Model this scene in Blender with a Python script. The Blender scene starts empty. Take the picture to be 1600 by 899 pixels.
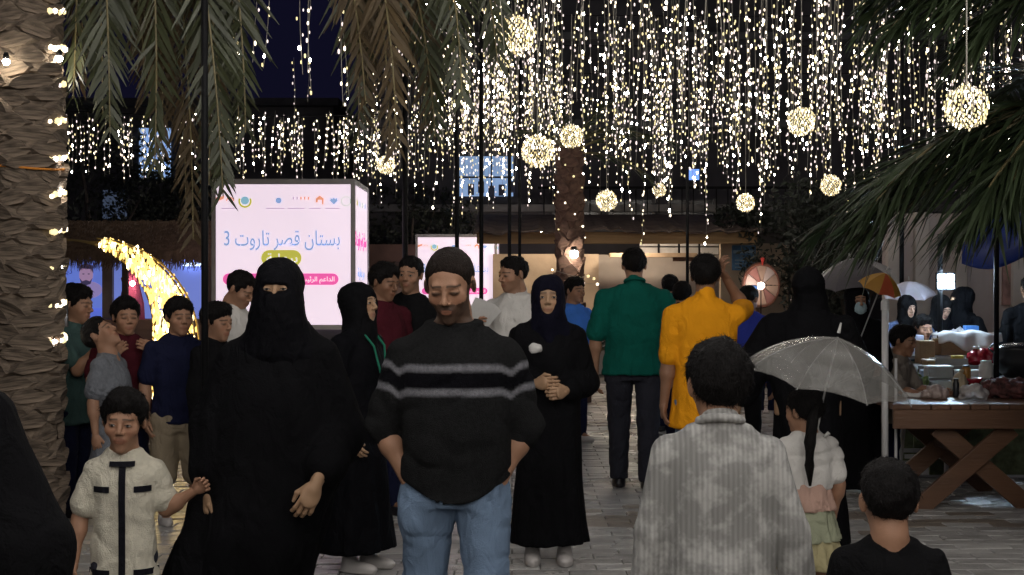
import bpy, math, random
import numpy as np
from mathutils import Vector, Matrix

# ------------------------------------------------------------ camera, sky, exposure
SC = bpy.context.scene
COL = SC.collection
FPX, HY, CH = 2311.0, 440.0, 1.52          # focal length in photo pixels, horizon row, eye height
cam_d = bpy.data.cameras.new('camera')
cam = bpy.data.objects.new('camera', cam_d)
COL.objects.link(cam)
cam_d.sensor_width = 36.0
cam_d.lens = 36.0 * FPX / 1600.0
cam_d.clip_start, cam_d.clip_end = 0.05, 500.0
cam.location = (0, 0, CH)
cam.rotation_euler = (math.radians(90.0) - math.atan((449.5 - HY) / FPX), 0, 0)
SC.camera = cam

world = bpy.data.worlds.new('World')
SC.world = world
world.use_nodes = True
wn = world.node_tree
bg = wn.nodes['Background']
bg.inputs[0].default_value = (0.30, 0.29, 0.95, 1)     # night: a dim even navy sky
bg.inputs[1].default_value = 0.014

SC.view_settings.view_transform = 'Standard'
SC.view_settings.look = 'None'
SC.view_settings.exposure = 0.0
SC.view_settings.gamma = 1.0
SC.cycles.max_bounces = 6
SC.cycles.caustics_reflective = False
SC.cycles.caustics_refractive = False
SC.cycles.sample_clamp_indirect = 3.0
SC.cycles.use_denoising = True
BULB = 30.0                                 # emission of the fairy-light bulbs

def WX(px, Y): return (px - 800.0) * Y / FPX
def WZ(py, Y): return CH - (py - HY) * Y / FPX
def W(px, py, Y): return Vector((WX(px, Y), Y, WZ(py, Y)))

# ------------------------------------------------------------ materials
MATS = {}
def _nt(name):
    m = bpy.data.materials.new(name)
    m.use_nodes = True
    return m, m.node_tree.nodes, m.node_tree.links, m.node_tree.nodes['Principled BSDF']

def mat(name, col, rough=0.8, metal=0.0, bump=0.0, bscale=60.0, var=0.15, vscale=6.0, spec=0.5, alpha=1.0, vcol=False, stretch=(1, 1, 1), sheen=0.0):
    if name in MATS: return MATS[name]
    m, N, L, P = _nt(name)
    P.inputs['Roughness'].default_value = rough
    P.inputs['Metallic'].default_value = metal
    P.inputs['Specular IOR Level'].default_value = spec
    if sheen: P.inputs['Sheen Weight'].default_value = sheen
    P.inputs['Alpha'].default_value = alpha
    tc = N.new('ShaderNodeTexCoord')
    mp = N.new('ShaderNodeMapping'); mp.inputs['Scale'].default_value = stretch
    L.new(tc.outputs['Object'], mp.inputs[0])
    nz = N.new('ShaderNodeTexNoise'); nz.inputs['Scale'].default_value = vscale; nz.inputs['Detail'].default_value = 4
    L.new(mp.outputs[0], nz.inputs['Vector'])
    mx = N.new('ShaderNodeMix'); mx.data_type = 'RGBA'; mx.blend_type = 'MULTIPLY'; mx.inputs['Factor'].default_value = 1
    if vcol:
        at = N.new('ShaderNodeAttribute'); at.attribute_name = 'Col'
        L.new(at.outputs['Color'], mx.inputs['A'])
    else:
        mx.inputs['A'].default_value = (*col, 1)
    rp = N.new('ShaderNodeMapRange'); rp.inputs['From Min'].default_value = 0.3; rp.inputs['From Max'].default_value = 0.7
    rp.inputs['To Min'].default_value = 1 - var; rp.inputs['To Max'].default_value = 1 + var
    L.new(nz.outputs['Fac'], rp.inputs['Value'])
    L.new(rp.outputs[0], mx.inputs['B'])
    L.new(mx.outputs['Result'], P.inputs['Base Color'])
    if bump:
        b = N.new('ShaderNodeBump'); b.inputs['Strength'].default_value = bump; b.inputs['Distance'].default_value = 0.01
        n2 = N.new('ShaderNodeTexNoise'); n2.inputs['Scale'].default_value = bscale; n2.inputs['Detail'].default_value = 5
        L.new(mp.outputs[0], n2.inputs['Vector'])
        L.new(n2.outputs['Fac'], b.inputs['Height']); L.new(b.outputs[0], P.inputs['Normal'])
    MATS[name] = m
    return m

def glow(name, col, strength=1.0, var=0.0, vscale=3.0):
    if name in MATS: return MATS[name]
    m, N, L, P = _nt(name)
    P.inputs['Base Color'].default_value = (*[min(0.8, c) for c in col], 1)
    P.inputs['Roughness'].default_value = 0.5
    P.inputs['Emission Color'].default_value = (*col, 1)
    P.inputs['Emission Strength'].default_value = strength
    if var:
        tc = N.new('ShaderNodeTexCoord'); nz = N.new('ShaderNodeTexNoise'); nz.inputs['Scale'].default_value = vscale
        L.new(tc.outputs['Object'], nz.inputs['Vector'])
        rp = N.new('ShaderNodeMapRange'); rp.inputs['To Min'].default_value = strength * (1 - var); rp.inputs['To Max'].default_value = strength * (1 + var)
        L.new(nz.outputs['Fac'], rp.inputs['Value']); L.new(rp.outputs[0], P.inputs['Emission Strength'])
    MATS[name] = m
    return m

def cloth(name, col, **k):
    k.setdefault('rough', 0.92); k.setdefault('bump', 0.35); k.setdefault('bscale', 180.0); k.setdefault('spec', 0.12); k.setdefault('var', 0.14)
    new = name not in MATS
    m = mat(name, col, **k)
    if new:      # soft wrinkles of hanging cloth
        N, L = m.node_tree.nodes, m.node_tree.links; P = N['Principled BSDF']
        tc = N.new('ShaderNodeTexCoord'); mp = N.new('ShaderNodeMapping'); mp.inputs['Scale'].default_value = (1, 1, .55); mp.inputs['Rotation'].default_value = (.3, .5, .4)
        n = N.new('ShaderNodeTexNoise'); n.inputs['Scale'].default_value = 11; n.inputs['Detail'].default_value = 3; n.inputs['Distortion'].default_value = 1.6
        L.new(tc.outputs['Object'], mp.inputs[0]); L.new(mp.outputs[0], n.inputs['Vector'])
        b = N.new('ShaderNodeBump'); b.inputs['Strength'].default_value = .75; b.inputs['Distance'].default_value = .028
        L.new(n.outputs['Fac'], b.inputs['Height'])
        if P.inputs['Normal'].is_linked: L.new(P.inputs['Normal'].links[0].from_socket, b.inputs['Normal'])
        L.new(b.outputs[0], P.inputs['Normal'])
    return m

# ------------------------------------------------------------ mesh and object helpers
def tag(o, label=None, cat=None, group=None, kind=None):
    if label: o['label'] = label
    if cat: o['category'] = cat
    if group: o['group'] = group
    if kind: o['kind'] = kind
    return o

def empty(name, loc=(0, 0, 0), rz=0.0, **k):
    o = bpy.data.objects.new(name, None)
    COL.objects.link(o); o.location = loc; o.rotation_euler = (0, 0, rz)
    o.empty_display_size = 0.1
    return tag(o, **k)

def link(name, me, parent=None, loc=None, **k):
    o = bpy.data.objects.new(name, me); COL.objects.link(o)
    if parent is not None: o.parent = parent
    if loc is not None: o.location = loc
    return tag(o, **k)

class MB:
    """collects verts and faces; build() links them as ONE mesh object"""
    def __init__(s): s.v, s.f, s.m, s.n = [], [], [], 0
    def add(s, v, f, mi=0):
        v = np.asarray(v, float).reshape(-1, 3)
        s.v.append(v)
        s.f += [tuple(i + s.n for i in q) for q in f]; s.m += [mi] * len(f)
        s.n += len(v)
        return s
    def box(s, c, d, mi=0, R=None):
        d = np.asarray(d) / 2.0
        P = np.array([(x, y, z) for x in (-1, 1) for y in (-1, 1) for z in (-1, 1)]) * d
        if R is not None: P = P @ np.asarray(R).T
        return s.add(P + np.asarray(c), [(0, 1, 3, 2), (4, 6, 7, 5), (0, 4, 5, 1), (2, 3, 7, 6), (0, 2, 6, 4), (1, 5, 7, 3)], mi)
    def beam(s, a, b, w, h, mi=0, up=(0, 0, 1)):
        a, b = Vector(a), Vector(b); d = (b - a); L = d.length; d.normalize()
        u = Vector(up)
        if abs(u.dot(d)) > 0.98: u = Vector((0, 1, 0))
        x = d.cross(u).normalized(); z = x.cross(d)
        R = np.array([x, d, z]).T
        return s.box((a + b) / 2, (w, L, h), mi, R)
    def tube(s, pts, r, n=8, mi=0, cap=True):
        pts = np.asarray(pts, float); K = len(pts)
        r = np.broadcast_to(np.asarray(r, float), (K,))
        T = np.gradient(pts, axis=0); T /= np.linalg.norm(T, axis=1)[:, None] + 1e-12
        ref = np.array([0, 0, 1.0]) if abs(T[0][2]) < 0.9 else np.array([1.0, 0, 0])
        rings = []
        for i in range(K):
            u = np.cross(T[i], ref); 
            if np.linalg.norm(u) < 1e-6: u = np.array([1.0, 0, 0])
            u /= np.linalg.norm(u); w = np.cross(T[i], u); ref = np.cross(u, T[i]) if False else ref
            a = np.linspace(0, 2 * np.pi, n, endpoint=False)
            rings.append(pts[i] + r[i] * (np.cos(a)[:, None] * u + np.sin(a)[:, None] * w))
        f = [(i * n + j, i * n + (j + 1) % n, (i + 1) * n + (j + 1) % n, (i + 1) * n + j) for i in range(K - 1) for j in range(n)]
        if cap: f += [tuple(range(n - 1, -1, -1)), tuple((K - 1) * n + j for j in range(n))]
        return s.add(np.concatenate(rings), f, mi)
    def lathe(s, prof, n=20, c=(0, 0, 0), mi=0, R=None, fold=None):
        K = len(prof); a = np.linspace(0, 2 * np.pi, n, endpoint=False)
        v = []
        for (r, z) in prof:
            rr = r * (1 + (fold[1] * np.cos(fold[0] * a) if fold else 0))
            v.append(np.stack([rr * np.cos(a), rr * np.sin(a), np.full(n, z)], 1))
        v = np.concatenate(v)
        if R is not None: v = v @ np.asarray(R).T
        f = [(i * n + j, i * n + (j + 1) % n, (i + 1) * n + (j + 1) % n, (i + 1) * n + j) for i in range(K - 1) for j in range(n)]
        f += [tuple(range(n - 1, -1, -1)), tuple((K - 1) * n + j for j in range(n))]
        return s.add(v + np.asarray(c), f, mi)
    def ball(s, c, r, n=12, m=8, mi=0, R=None):
        r = np.broadcast_to(np.asarray(r, float), (3,))
        th = np.linspace(0, np.pi, m + 1)[1:-1]; a = np.linspace(0, 2 * np.pi, n, endpoint=False)
        v = [(0, 0, 1.0)] + [(math.sin(t) * math.cos(q), math.sin(t) * math.sin(q), math.cos(t)) for t in th for q in a] + [(0, 0, -1.0)]
        v = np.array(v) * r
        if R is not None: v = v @ np.asarray(R).T
        f = [(0, 1 + j, 1 + (j + 1) % n) for j in range(n)]
        for i in range(m - 2):
            f += [(1 + i * n + j, 1 + (i + 1) * n + j, 1 + (i + 1) * n + (j + 1) % n, 1 + i * n + (j + 1) % n) for j in range(n)]
        e = 1 + (m - 1) * n; b0 = 1 + (m - 2) * n
        f += [(e, b0 + (j + 1) % n, b0 + j) for j in range(n)]
        return s.add(v + np.asarray(c), f, mi)
    def prism(s, outline, y0, y1, mi=0):
        """outline of (x, z) pairs extruded from y0 to y1"""
        n = len(outline)
        v = [(x, y0, z) for x, z in outline] + [(x, y1, z) for x, z in outline]
        f = [tuple(range(n)), tuple(range(2 * n - 1, n - 1, -1))] + [(j, n + j, n + (j + 1) % n, (j + 1) % n) for j in range(n)]
        return s.add(v, f, mi)
    def mesh(s, name, mats, smooth=False):
        V = np.concatenate(s.v) if s.v else np.zeros((0, 3))
        me = bpy.data.meshes.new(name)
        me.from_pydata(V.tolist(), [], s.f)
        for m in (mats if isinstance(mats, (list, tuple)) else [mats]): me.materials.append(m)
        me.polygons.foreach_set('material_index', np.array(s.m, np.int32))
        me.polygons.foreach_set('use_smooth', np.full(len(s.f), smooth))
        me.update()
        return me
    def build(s, name, mats, parent=None, smooth=False, bevel=0.0, loc=None, **k):
        o = link(name, s.mesh(name, mats, smooth), parent, loc, **k)
        if bevel:
            b = o.modifiers.new('bevel', 'BEVEL'); b.width = bevel; b.segments = 2; b.limit_method = 'ANGLE'
        return o

def npmesh(name, V, F, mats, col=None, smooth=True, mi=None):
    """numpy verts (N,3) and quads (M,4)"""
    me = bpy.data.meshes.new(name)
    F = np.asarray(F, np.int32); k = F.shape[1]
    me.vertices.add(len(V)); me.vertices.foreach_set('co', np.asarray(V, np.float32).ravel())
    me.loops.add(F.size); me.loops.foreach_set('vertex_index', F.ravel())
    me.polygons.add(len(F))
    me.polygons.foreach_set('loop_start', np.arange(0, F.size, k, dtype=np.int32))
    try: me.polygons.foreach_set('loop_total', np.full(len(F), k, np.int32))
    except Exception: pass
    for m in (mats if isinstance(mats, (list, tuple)) else [mats]): me.materials.append(m)
    me.update(calc_edges=True)
    me.polygons.foreach_set('use_smooth', np.full(len(F), smooth))
    if mi is not None: me.polygons.foreach_set('material_index', np.asarray(mi, np.int32))
    if col is not None:
        a = me.attributes.new('Col', 'FLOAT_COLOR', 'POINT')
        c = np.ones((len(V), 4), np.float32); c[:, :3] = col
        a.data.foreach_set('color', c.ravel())
    return me

# ------------------------------------------------------------ organic solids: smooth-blended distance fields, meshed by surface nets
def smin(a, b, k):
    h = np.clip(0.5 + 0.5 * (b - a) / k, 0, 1)
    return b * (1 - h) + a * h - k * h * (1 - h)

def wob(V, seed, scale, n=7):
    """smooth pseudo-noise in about [-1, 1] at points V"""
    r = np.random.RandomState(seed)
    o = np.zeros(len(V))
    s = np.broadcast_to(np.asarray(scale, float), (3,))
    for i in range(n):
        k = r.normal(size=3) * s; o += np.sin(V @ k + r.uniform(0, 6.28) + 0.8 * np.sin(V @ (r.normal(size=3) * s * 0.6) + i))
    return o / math.sqrt(n)

class Solid:
    def __init__(s, h=0.012): s.h = h; s.p = []; s.cuts = []; s.fine = []
    def cap(s, a, b, ra, rb, k=0.03, flat=None, op='u'):
        a, b = np.asarray(a, float), np.asarray(b, float); m = max(ra, rb)
        def f(x, y, z):
            ab = b - a; L2 = ab @ ab + 1e-9
            t = np.clip(((x - a[0]) * ab[0] + (y - a[1]) * ab[1] + (z - a[2]) * ab[2]) / L2, 0, 1)
            return np.sqrt((x - a[0] - t * ab[0]) ** 2 + (y - a[1] - t * ab[1]) ** 2 + (z - a[2] - t * ab[2]) ** 2) - (ra + (rb - ra) * t)
        s.p.append((f, np.minimum(a, b) - m, np.maximum(a, b) + m, k, op)); return s
    def ell(s, c, r, R=None, k=0.03, op='u'):
        c, r = np.asarray(c, float), np.asarray(r, float); m = r.max()
        R = None if R is None else np.asarray(R, float)
        def f(x, y, z):
            x, y, z = x - c[0], y - c[1], z - c[2]
            if R is not None:
                x, y, z = (R[0, 0] * x + R[1, 0] * y + R[2, 0] * z, R[0, 1] * x + R[1, 1] * y + R[2, 1] * z, R[0, 2] * x + R[1, 2] * y + R[2, 2] * z)
            k0 = np.sqrt((x / r[0]) ** 2 + (y / r[1]) ** 2 + (z / r[2]) ** 2)
            k1 = np.sqrt((x / r[0] ** 2) ** 2 + (y / r[1] ** 2) ** 2 + (z / r[2] ** 2) ** 2) + 1e-9
            return k0 * (k0 - 1) / k1
        e = r if R is None else np.full(3, m)
        s.p.append((f, c - e, c + e, k, op)); return s
    def stack(s, keys, k=0.03, p=2.0, fold=None, op='u'):
        """keys: rows (z, cx, cy, rx, ry); fold: (count, amplitude at bottom, amplitude at top, phase)"""
        K = np.array(sorted(keys), float)
        zz = np.linspace(K[0, 0], K[-1, 0], 120)
        T = np.stack([np.interp(zz, K[:, 0], K[:, i]) for i in range(1, 5)], 1)
        ker = np.ones(9) / 9
        T = np.stack([np.convolve(np.pad(T[:, i], 4, mode='edge'), ker, 'valid') for i in range(4)], 1)
        lo = np.array([(K[:, 1] - K[:, 3]).min(), (K[:, 2] - K[:, 4]).min(), K[0, 0]]); hi = np.array([(K[:, 1] + K[:, 3]).max(), (K[:, 2] + K[:, 4]).max(), K[-1, 0]])
        def f(x, y, z):
            q = z.ravel()
            cx, cy, rx, ry = [np.interp(q, zz, T[:, i]).reshape(z.shape) for i in range(4)]
            u, v = (x - cx) / rx, (y - cy) / ry
            d = ((np.abs(u) ** p + np.abs(v) ** p) ** (1.0 / p) - 1)
            if fold:
                n, a0, a1, ph = fold
                t = np.clip((z - K[0, 0]) / (K[-1, 0] - K[0, 0]), 0, 1)
                A = a0 + (a1 - a0) * t
                th = np.arctan2(v, u)
                d = d + A * (np.cos(n * th + ph + 1.5 * np.sin(2 * th + ph) + 2 * t) + 0.5 * np.cos((2 * n - 3) * th + 3 * ph))
            d = d * np.minimum(rx, ry)
            e = np.maximum(z - K[-1, 0], K[0, 0] - z)
            return np.maximum(d, e)
        s.p.append((f, lo, hi, k, op)); return s
    def cut(s, f): s.cuts.append(f); return s          # keep where f <= 0
    def mesh(s):
        lo = np.min([p[1] for p in s.p if p[4] == 'u'], 0) - 0.03; hi = np.max([p[2] for p in s.p if p[4] == 'u'], 0) + 0.03
        ax = []
        for i in range(3):
            x = lo[i]; pts = []
            while x < hi[i] + s.h:
                pts.append(x); st = s.h
                for (a, b, hf) in s.fine:
                    if a[i] - s.h < x < b[i]: st = min(st, hf)
                x += st
            ax.append(np.array(pts))
        F = np.full([len(a) for a in ax], 1.0, np.float64)
        X, Y, Z = ax[0][:, None, None], ax[1][None, :, None], ax[2][None, None, :]
        for f, l, h, k, op in s.p:
            m = max(k, 0.025) + 0.015
            sl = tuple(slice(max(0, np.searchsorted(ax[i], l[i] - m)), np.searchsorted(ax[i], h[i] + m)) for i in range(3))
            if any(q.stop <= q.start for q in sl): continue
            d = f(X[sl[0]], Y[:, sl[1]], Z[:, :, sl[2]])
            if op == 'u': F[sl] = smin(F[sl], d, k)
            else: F[sl] = -smin(-F[sl], d, k)
        for c in s.cuts: F = np.maximum(F, c(X, Y, Z))
        F[0], F[-1] = 1, 1; F[:, 0], F[:, -1] = 1, 1; F[:, :, 0], F[:, :, -1] = 1, 1
        return nets(F, ax)

def nets(F, ax):
    S = F < 0
    u = S.astype(np.uint8)
    c = u[:-1] + u[1:]; c = c[:, :-1] + c[:, 1:]; c = c[:, :, :-1] + c[:, :, 1:]
    I = np.argwhere((c > 0) & (c < 8))
    ids = np.full(c.shape, -1, np.int32); ids[tuple(I.T)] = np.arange(len(I))
    co = [(a, b, d) for a in (0, 1) for b in (0, 1) for d in (0, 1)]
    val = np.stack([F[I[:, 0] + a, I[:, 1] + b, I[:, 2] + d] for a, b, d in co], 1)
    acc = np.zeros((len(I), 3)); cnt = np.zeros(len(I))
    for i in range(8):
        for j in range(i + 1, 8):
            if sum(abs(co[i][q] - co[j][q]) for q in range(3)) != 1: continue
            f0, f1 = val[:, i], val[:, j]
            m = (f0 < 0) != (f1 < 0)
            t = np.where(m, f0 / np.where(m, f0 - f1, 1), 0)
            acc += m[:, None] * (np.array(co[i]) + t[:, None] * (np.array(co[j]) - np.array(co[i]))); cnt += m
    p = acc / cnt[:, None]
    V = np.stack([ax[q][I[:, q]] + p[:, q] * (ax[q][I[:, q] + 1] - ax[q][I[:, q]]) for q in range(3)], 1)
    Q = []
    for q in range(3):
        a, b = (q + 1) % 3, (q + 2) % 3
        s0 = np.take(S, range(0, S.shape[q] - 1), q); s1 = np.take(S, range(1, S.shape[q]), q)
        E = np.argwhere(s0 != s1)
        E = E[(E[:, a] > 0) & (E[:, b] > 0) & (E[:, a] < S.shape[a] - 1) & (E[:, b] < S.shape[b] - 1)]
        def cell(da, db):
            e = E.copy(); e[:, a] -= da; e[:, b] -= db; return ids[tuple(e.T)]
        qd = np.stack([cell(1, 1), cell(0, 1), cell(0, 0), cell(1, 0)], 1)
        fl = ~s0[tuple(E.T)]
        qd[fl] = qd[fl][:, ::-1]
        Q.append(qd)
    return V, np.concatenate(Q)

def vnormals(V, F):
    n = np.cross(V[F[:, 2]] - V[F[:, 0]], V[F[:, 3]] - V[F[:, 1]])
    N = np.zeros_like(V)
    for i in range(4): np.add.at(N, F[:, i], n)
    return N / (np.linalg.norm(N, axis=1)[:, None] + 1e-12)

def ridge(V, F, amp, scale, seed):
    """narrow creases between flat swells"""
    w = np.abs(wob(V, seed, scale)); return V + vnormals(V, F) * (amp * (np.minimum(w, .6) / .6 - .6))[:, None]

def crumple(V, F, amp, scale, seed):
    return V + vnormals(V, F) * (amp * wob(V, seed, scale))[:, None]

# ------------------------------------------------------------ people
def unit(v):
    v = np.asarray(v, float); return v / (np.linalg.norm(v) + 1e-12)
def rot(yaw, pitch, roll):
    """degrees; pitch > 0 looks down, yaw > 0 turns the face towards +x (when it faces -y)"""
    return np.array(Matrix.Rotation(math.radians(yaw), 3, 'Z') @ Matrix.Rotation(math.radians(pitch), 3, 'X') @ Matrix.Rotation(math.radians(roll), 3, 'Y'))

HANDS = {}
def hand_mesh(curl):
    if curl in HANDS: return HANDS[curl]
    g = Solid(0.0035)
    g.cap((0, 0, -0.03), (0, 0, 0.02), 0.024, 0.026, 0.02)
    g.ell((0.0, 0.0, 0.05), (0.041, 0.017, 0.052), k=0.02)
    for b, L, dz, sp in ((0.029, 0.074, 0.088, 0.10), (0.010, 0.084, 0.094, 0.03), (-0.010, 0.078, 0.091, -0.04), (-0.029, 0.060, 0.082, -0.12)):
        p = np.array((b, 0.002, dz - 0.015)); th = 0.15
        for q, (fr, r0, r1) in enumerate(((0.48, 0.0095, 0.0088), (0.30, 0.0088, 0.0080), (0.26, 0.0080, 0.0066))):
            th += curl * (0.9 if q == 0 else 1.1)
            d = np.array((sp * math.cos(th), math.sin(th), math.cos(th)))
            e = p + d * (L * fr + (0.015 if q == 0 else 0))
            g.cap(p, e, r0, r1, 0.006); p = e
    t0 = np.array((0.026, 0.008, 0.022)); t1 = np.array((0.052, 0.018, 0.058)); t2 = np.array((0.056 - curl * 0.015, 0.026 + curl * 0.012, 0.098 - curl * 0.012))
    g.cap(t0, t1, 0.014, 0.0105, 0.012); g.cap(t1, t2, 0.0105, 0.0075, 0.006)
    HANDS[curl] = g.mesh()
    return HANDS[curl]

SKINS = dict(tan=(0.34, 0.185, 0.115), brown=(0.24, 0.125, 0.075), light=(0.43, 0.26, 0.175), olive=(0.38, 0.235, 0.14))

def head_prims(g, O, R, s, child=False, female=False, ears=True, seed=0):
    rv = np.random.RandomState(seed + 100); jw, nz_, ck, fl_ = rv.uniform(.92, 1.10), rv.uniform(.85, 1.2), rv.uniform(.88, 1.12), rv.uniform(-.006, .005)
    def T(p): return O + R @ (s * np.asarray(p, float))
    def E(c, r, k, op='u', R2=None): g.ell(T(c), s * np.asarray(r), R if R2 is None else R @ R2, k * s, op)
    def C(a, b, ra, rb, k): g.cap(T(a), T(b), ra * s, rb * s, k * s)
    j = 0.92 if female else 1.0
    E((0, .016, .030), (.076, .098, .085), .02)
    E((0, -.024, -.045), (.057 * j * jw, .066, .071 - fl_), .035)
    E((0, -.070, -.096 + fl_), (.022 * j * jw, .018, .019), .025)
    for sx in (-1, 1): E((sx * .040, -.056, -.022), (.026 * ck, .026 * ck, .028), .02)
    C((-.030, -.078, .024), (.030, -.078, .024), .013, .013, .018)
    for sx in (-1, 1): E((sx * .031, -.101, .003), (.019, .016, .0135), .012, 's')
    for sx in (-1, 1): E((sx * .031, -.079, .003), (.016, .012, .0115), .005)
    nl = 0.8 if child else 1.0
    C((0, -.086, .012), (0, -.090 - .022 * nl * nz_, -.022), .0075, .0105 * nz_ ** .5, .010)
    for sx in (-1, 1): E((sx * .0125, -.098, -.029), (.0085, .010, .0075), .007)
    E((0, -.071, -.062), (.028, .020, .022), .018)
    C((-.016, -.0885, -.0575), (.016, -.0885, -.0575), .0050, .0050, .007)
    C((-.012, -.0880, -.0672), (.012, -.0880, -.0672), .0064, .0064, .007)
    if ears:
        for sx in (-1, 1):
            E((sx * .079, .014, -.004), (.009, .020, .031), .008, R2=rot(sx * 22, 8, 0))
    nr = 0.040 if (child or female) else 0.052
    C((0, .020, -.055), (0, .040, -.19), nr, nr + .006, .03)

def skin_cols(V, O, R, s, tone, beard=0.0, lips=1.0, eyes_dark=0.0, brow=1.0):
    q = (V - O) @ R / s
    c = np.tile(np.asarray(tone, float), (len(V), 1))
    near = np.linalg.norm(q, axis=1) < 0.2
    front = near & (q[:, 1] < -0.045)
    ax = np.abs(q[:, 0])
    def mix(mask, col, f): 
        f = np.clip(f, 0, 1)[:, None] * mask[:, None]
        c[:] = c * (1 - f) + np.asarray(col) * f
    # brows
    zb = 0.0280 - 9.0 * np.maximum(ax - 0.022, 0) ** 2
    mix(front & (ax > 0.008) & (ax < 0.052), (0.02, 0.014, 0.011), brow * .9 * np.clip(1.5 - np.abs(q[:, 2] - zb) / 0.0036, 0, 1))
    # lips
    e = ((q[:, 0] / 0.026) ** 2 + ((q[:, 2] + 0.062) / 0.0125) ** 2)
    mix(front, (tone[0] * 0.74, tone[1] * 0.50, tone[2] * 0.50), lips * np.clip(1.5 - e, 0, 0.7))
    mix(front, (tone[0] * .3, tone[1] * .22, tone[2] * .2), np.clip(1.4 - ((q[:, 0] / 0.022) ** 2 + ((q[:, 2] + 0.0625) / 0.0024) ** 2), 0, 1) * 0.5)
    # cheeks and nose slightly redder
    mix(front, (tone[0] * 1.1, tone[1] * 0.88, tone[2] * 0.85), 0.5 * np.exp(-(((ax - 0.04) / 0.02) ** 2 + ((q[:, 2] + 0.03) / 0.02) ** 2)))
    if eyes_dark:  # stands for lashes and lids, with the shade of the sockets painted in
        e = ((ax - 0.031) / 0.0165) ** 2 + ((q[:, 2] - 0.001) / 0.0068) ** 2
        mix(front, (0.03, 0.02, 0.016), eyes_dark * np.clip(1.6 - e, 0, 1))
    if beard:
        z = q[:, 2]
        jaw = near & (q[:, 1] < 0.012) & (z < -0.035 - 0.25 * np.maximum(0.055 - ax, 0)) & (z > -0.135)
        lipm = ((q[:, 0] / 0.019) ** 2 + ((z + 0.0625) / 0.0085) ** 2) > 1.0
        mus = front & (np.abs(z + 0.046) < 0.0085) & (ax < 0.032)
        side = near & (ax > 0.06) & (q[:, 1] < 0.0) & (q[:, 1] > -0.03) & (z < 0.02) & (z > -0.06)
        mix((jaw & lipm) | mus | side, (0.018, 0.014, 0.012), np.full(len(V), beard))
    return c

def hair_solid(O, R, s, style, h):
    t = dict(buzz=0.006, short=0.009, full=0.017, long=0.013)[style]
    g = Solid(h)
    g.ell(O + R @ (s * np.array((0, .018, .032))), s * np.array((.078 + t, .100 + t, .087 + t * 1.15)), R, 0.02 * s)
    if style in ('short', 'full'):
        g.ell(O + R @ (s * np.array((0, -.035, .082))), s * np.array((.060, .052, .036 + t * 0.6)), R, 0.03 * s)
    ys = [-.14, -.075, -.058, -.035, -.012, .006, .030, .055, .13]
    zl = dict(buzz=[.079, .075, .058, .020, -.014, .018, .008, -.060, -.075],
              short=[.062, .060, .048, .016, -.022, .018, .006, -.068, -.088],
              full=[.058, .055, .042, .010, -.026, .008, -.010, -.080, -.100],
              long=[.062, .060, .050, .012, -.030, -.030, -.045, -.09, -.11])[style]
    def cut(X, Y, Z):
        x, y, z = X - O[0], Y - O[1], Z - O[2]
        qx = (R[0, 0] * x + R[1, 0] * y + R[2, 0] * z) / s
        qy = (R[0, 1] * x + R[1, 1] * y + R[2, 1] * z) / s
        qz = (R[0, 2] * x + R[1, 2] * y + R[2, 2] * z) / s
        lim = np.interp(qy.ravel(), ys, zl).reshape(qy.shape) + (0.0045 * np.sin(qx * 120 + 2) + 0.004 * np.sin(qx * 310 + 1) if style != 'buzz' else .001 * np.sin(qx * 200))
        d0 = (np.sqrt((qx / .0765) ** 2 + ((qy - .016) / .0985) ** 2 + ((qz - .030) / .0855) ** 2) - 1) * .085
        ramp = np.clip((qz - lim) / .055, .10, 1) * np.where(qz > .05, 1.9, 1.25)
        return np.maximum((lim - qz) * 0.8, d0 - (t + .001) * ramp) * s
    g.cut(cut)
    return g

def style_l(h): return h

def eye_mesh(sx, gaze, lid):
    """eyeball patch with iris and a dark upper lash line, in head units"""
    b = MB()
    b.ball((sx * .031, -.0815, .0015), (.0132, .0105, .0062 * lid), 16, 12, 0)
    b.ball((sx * .031 + gaze[0] * .005, -.0905, .0018 + gaze[1] * .002), (.0056, .0024, .0056 * lid), 12, 8, 1)
    pts = [(sx * .031 + .0145 * u, -.0915 + .0045 * u * u, .0015 + .0068 * lid * (1 - u * u) ) for u in np.linspace(-1, 1, 7)]
    b.tube(pts, [.0006, .0012, .0016, .0017, .0016, .0012, .0006], 6, 2)
    return b

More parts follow.
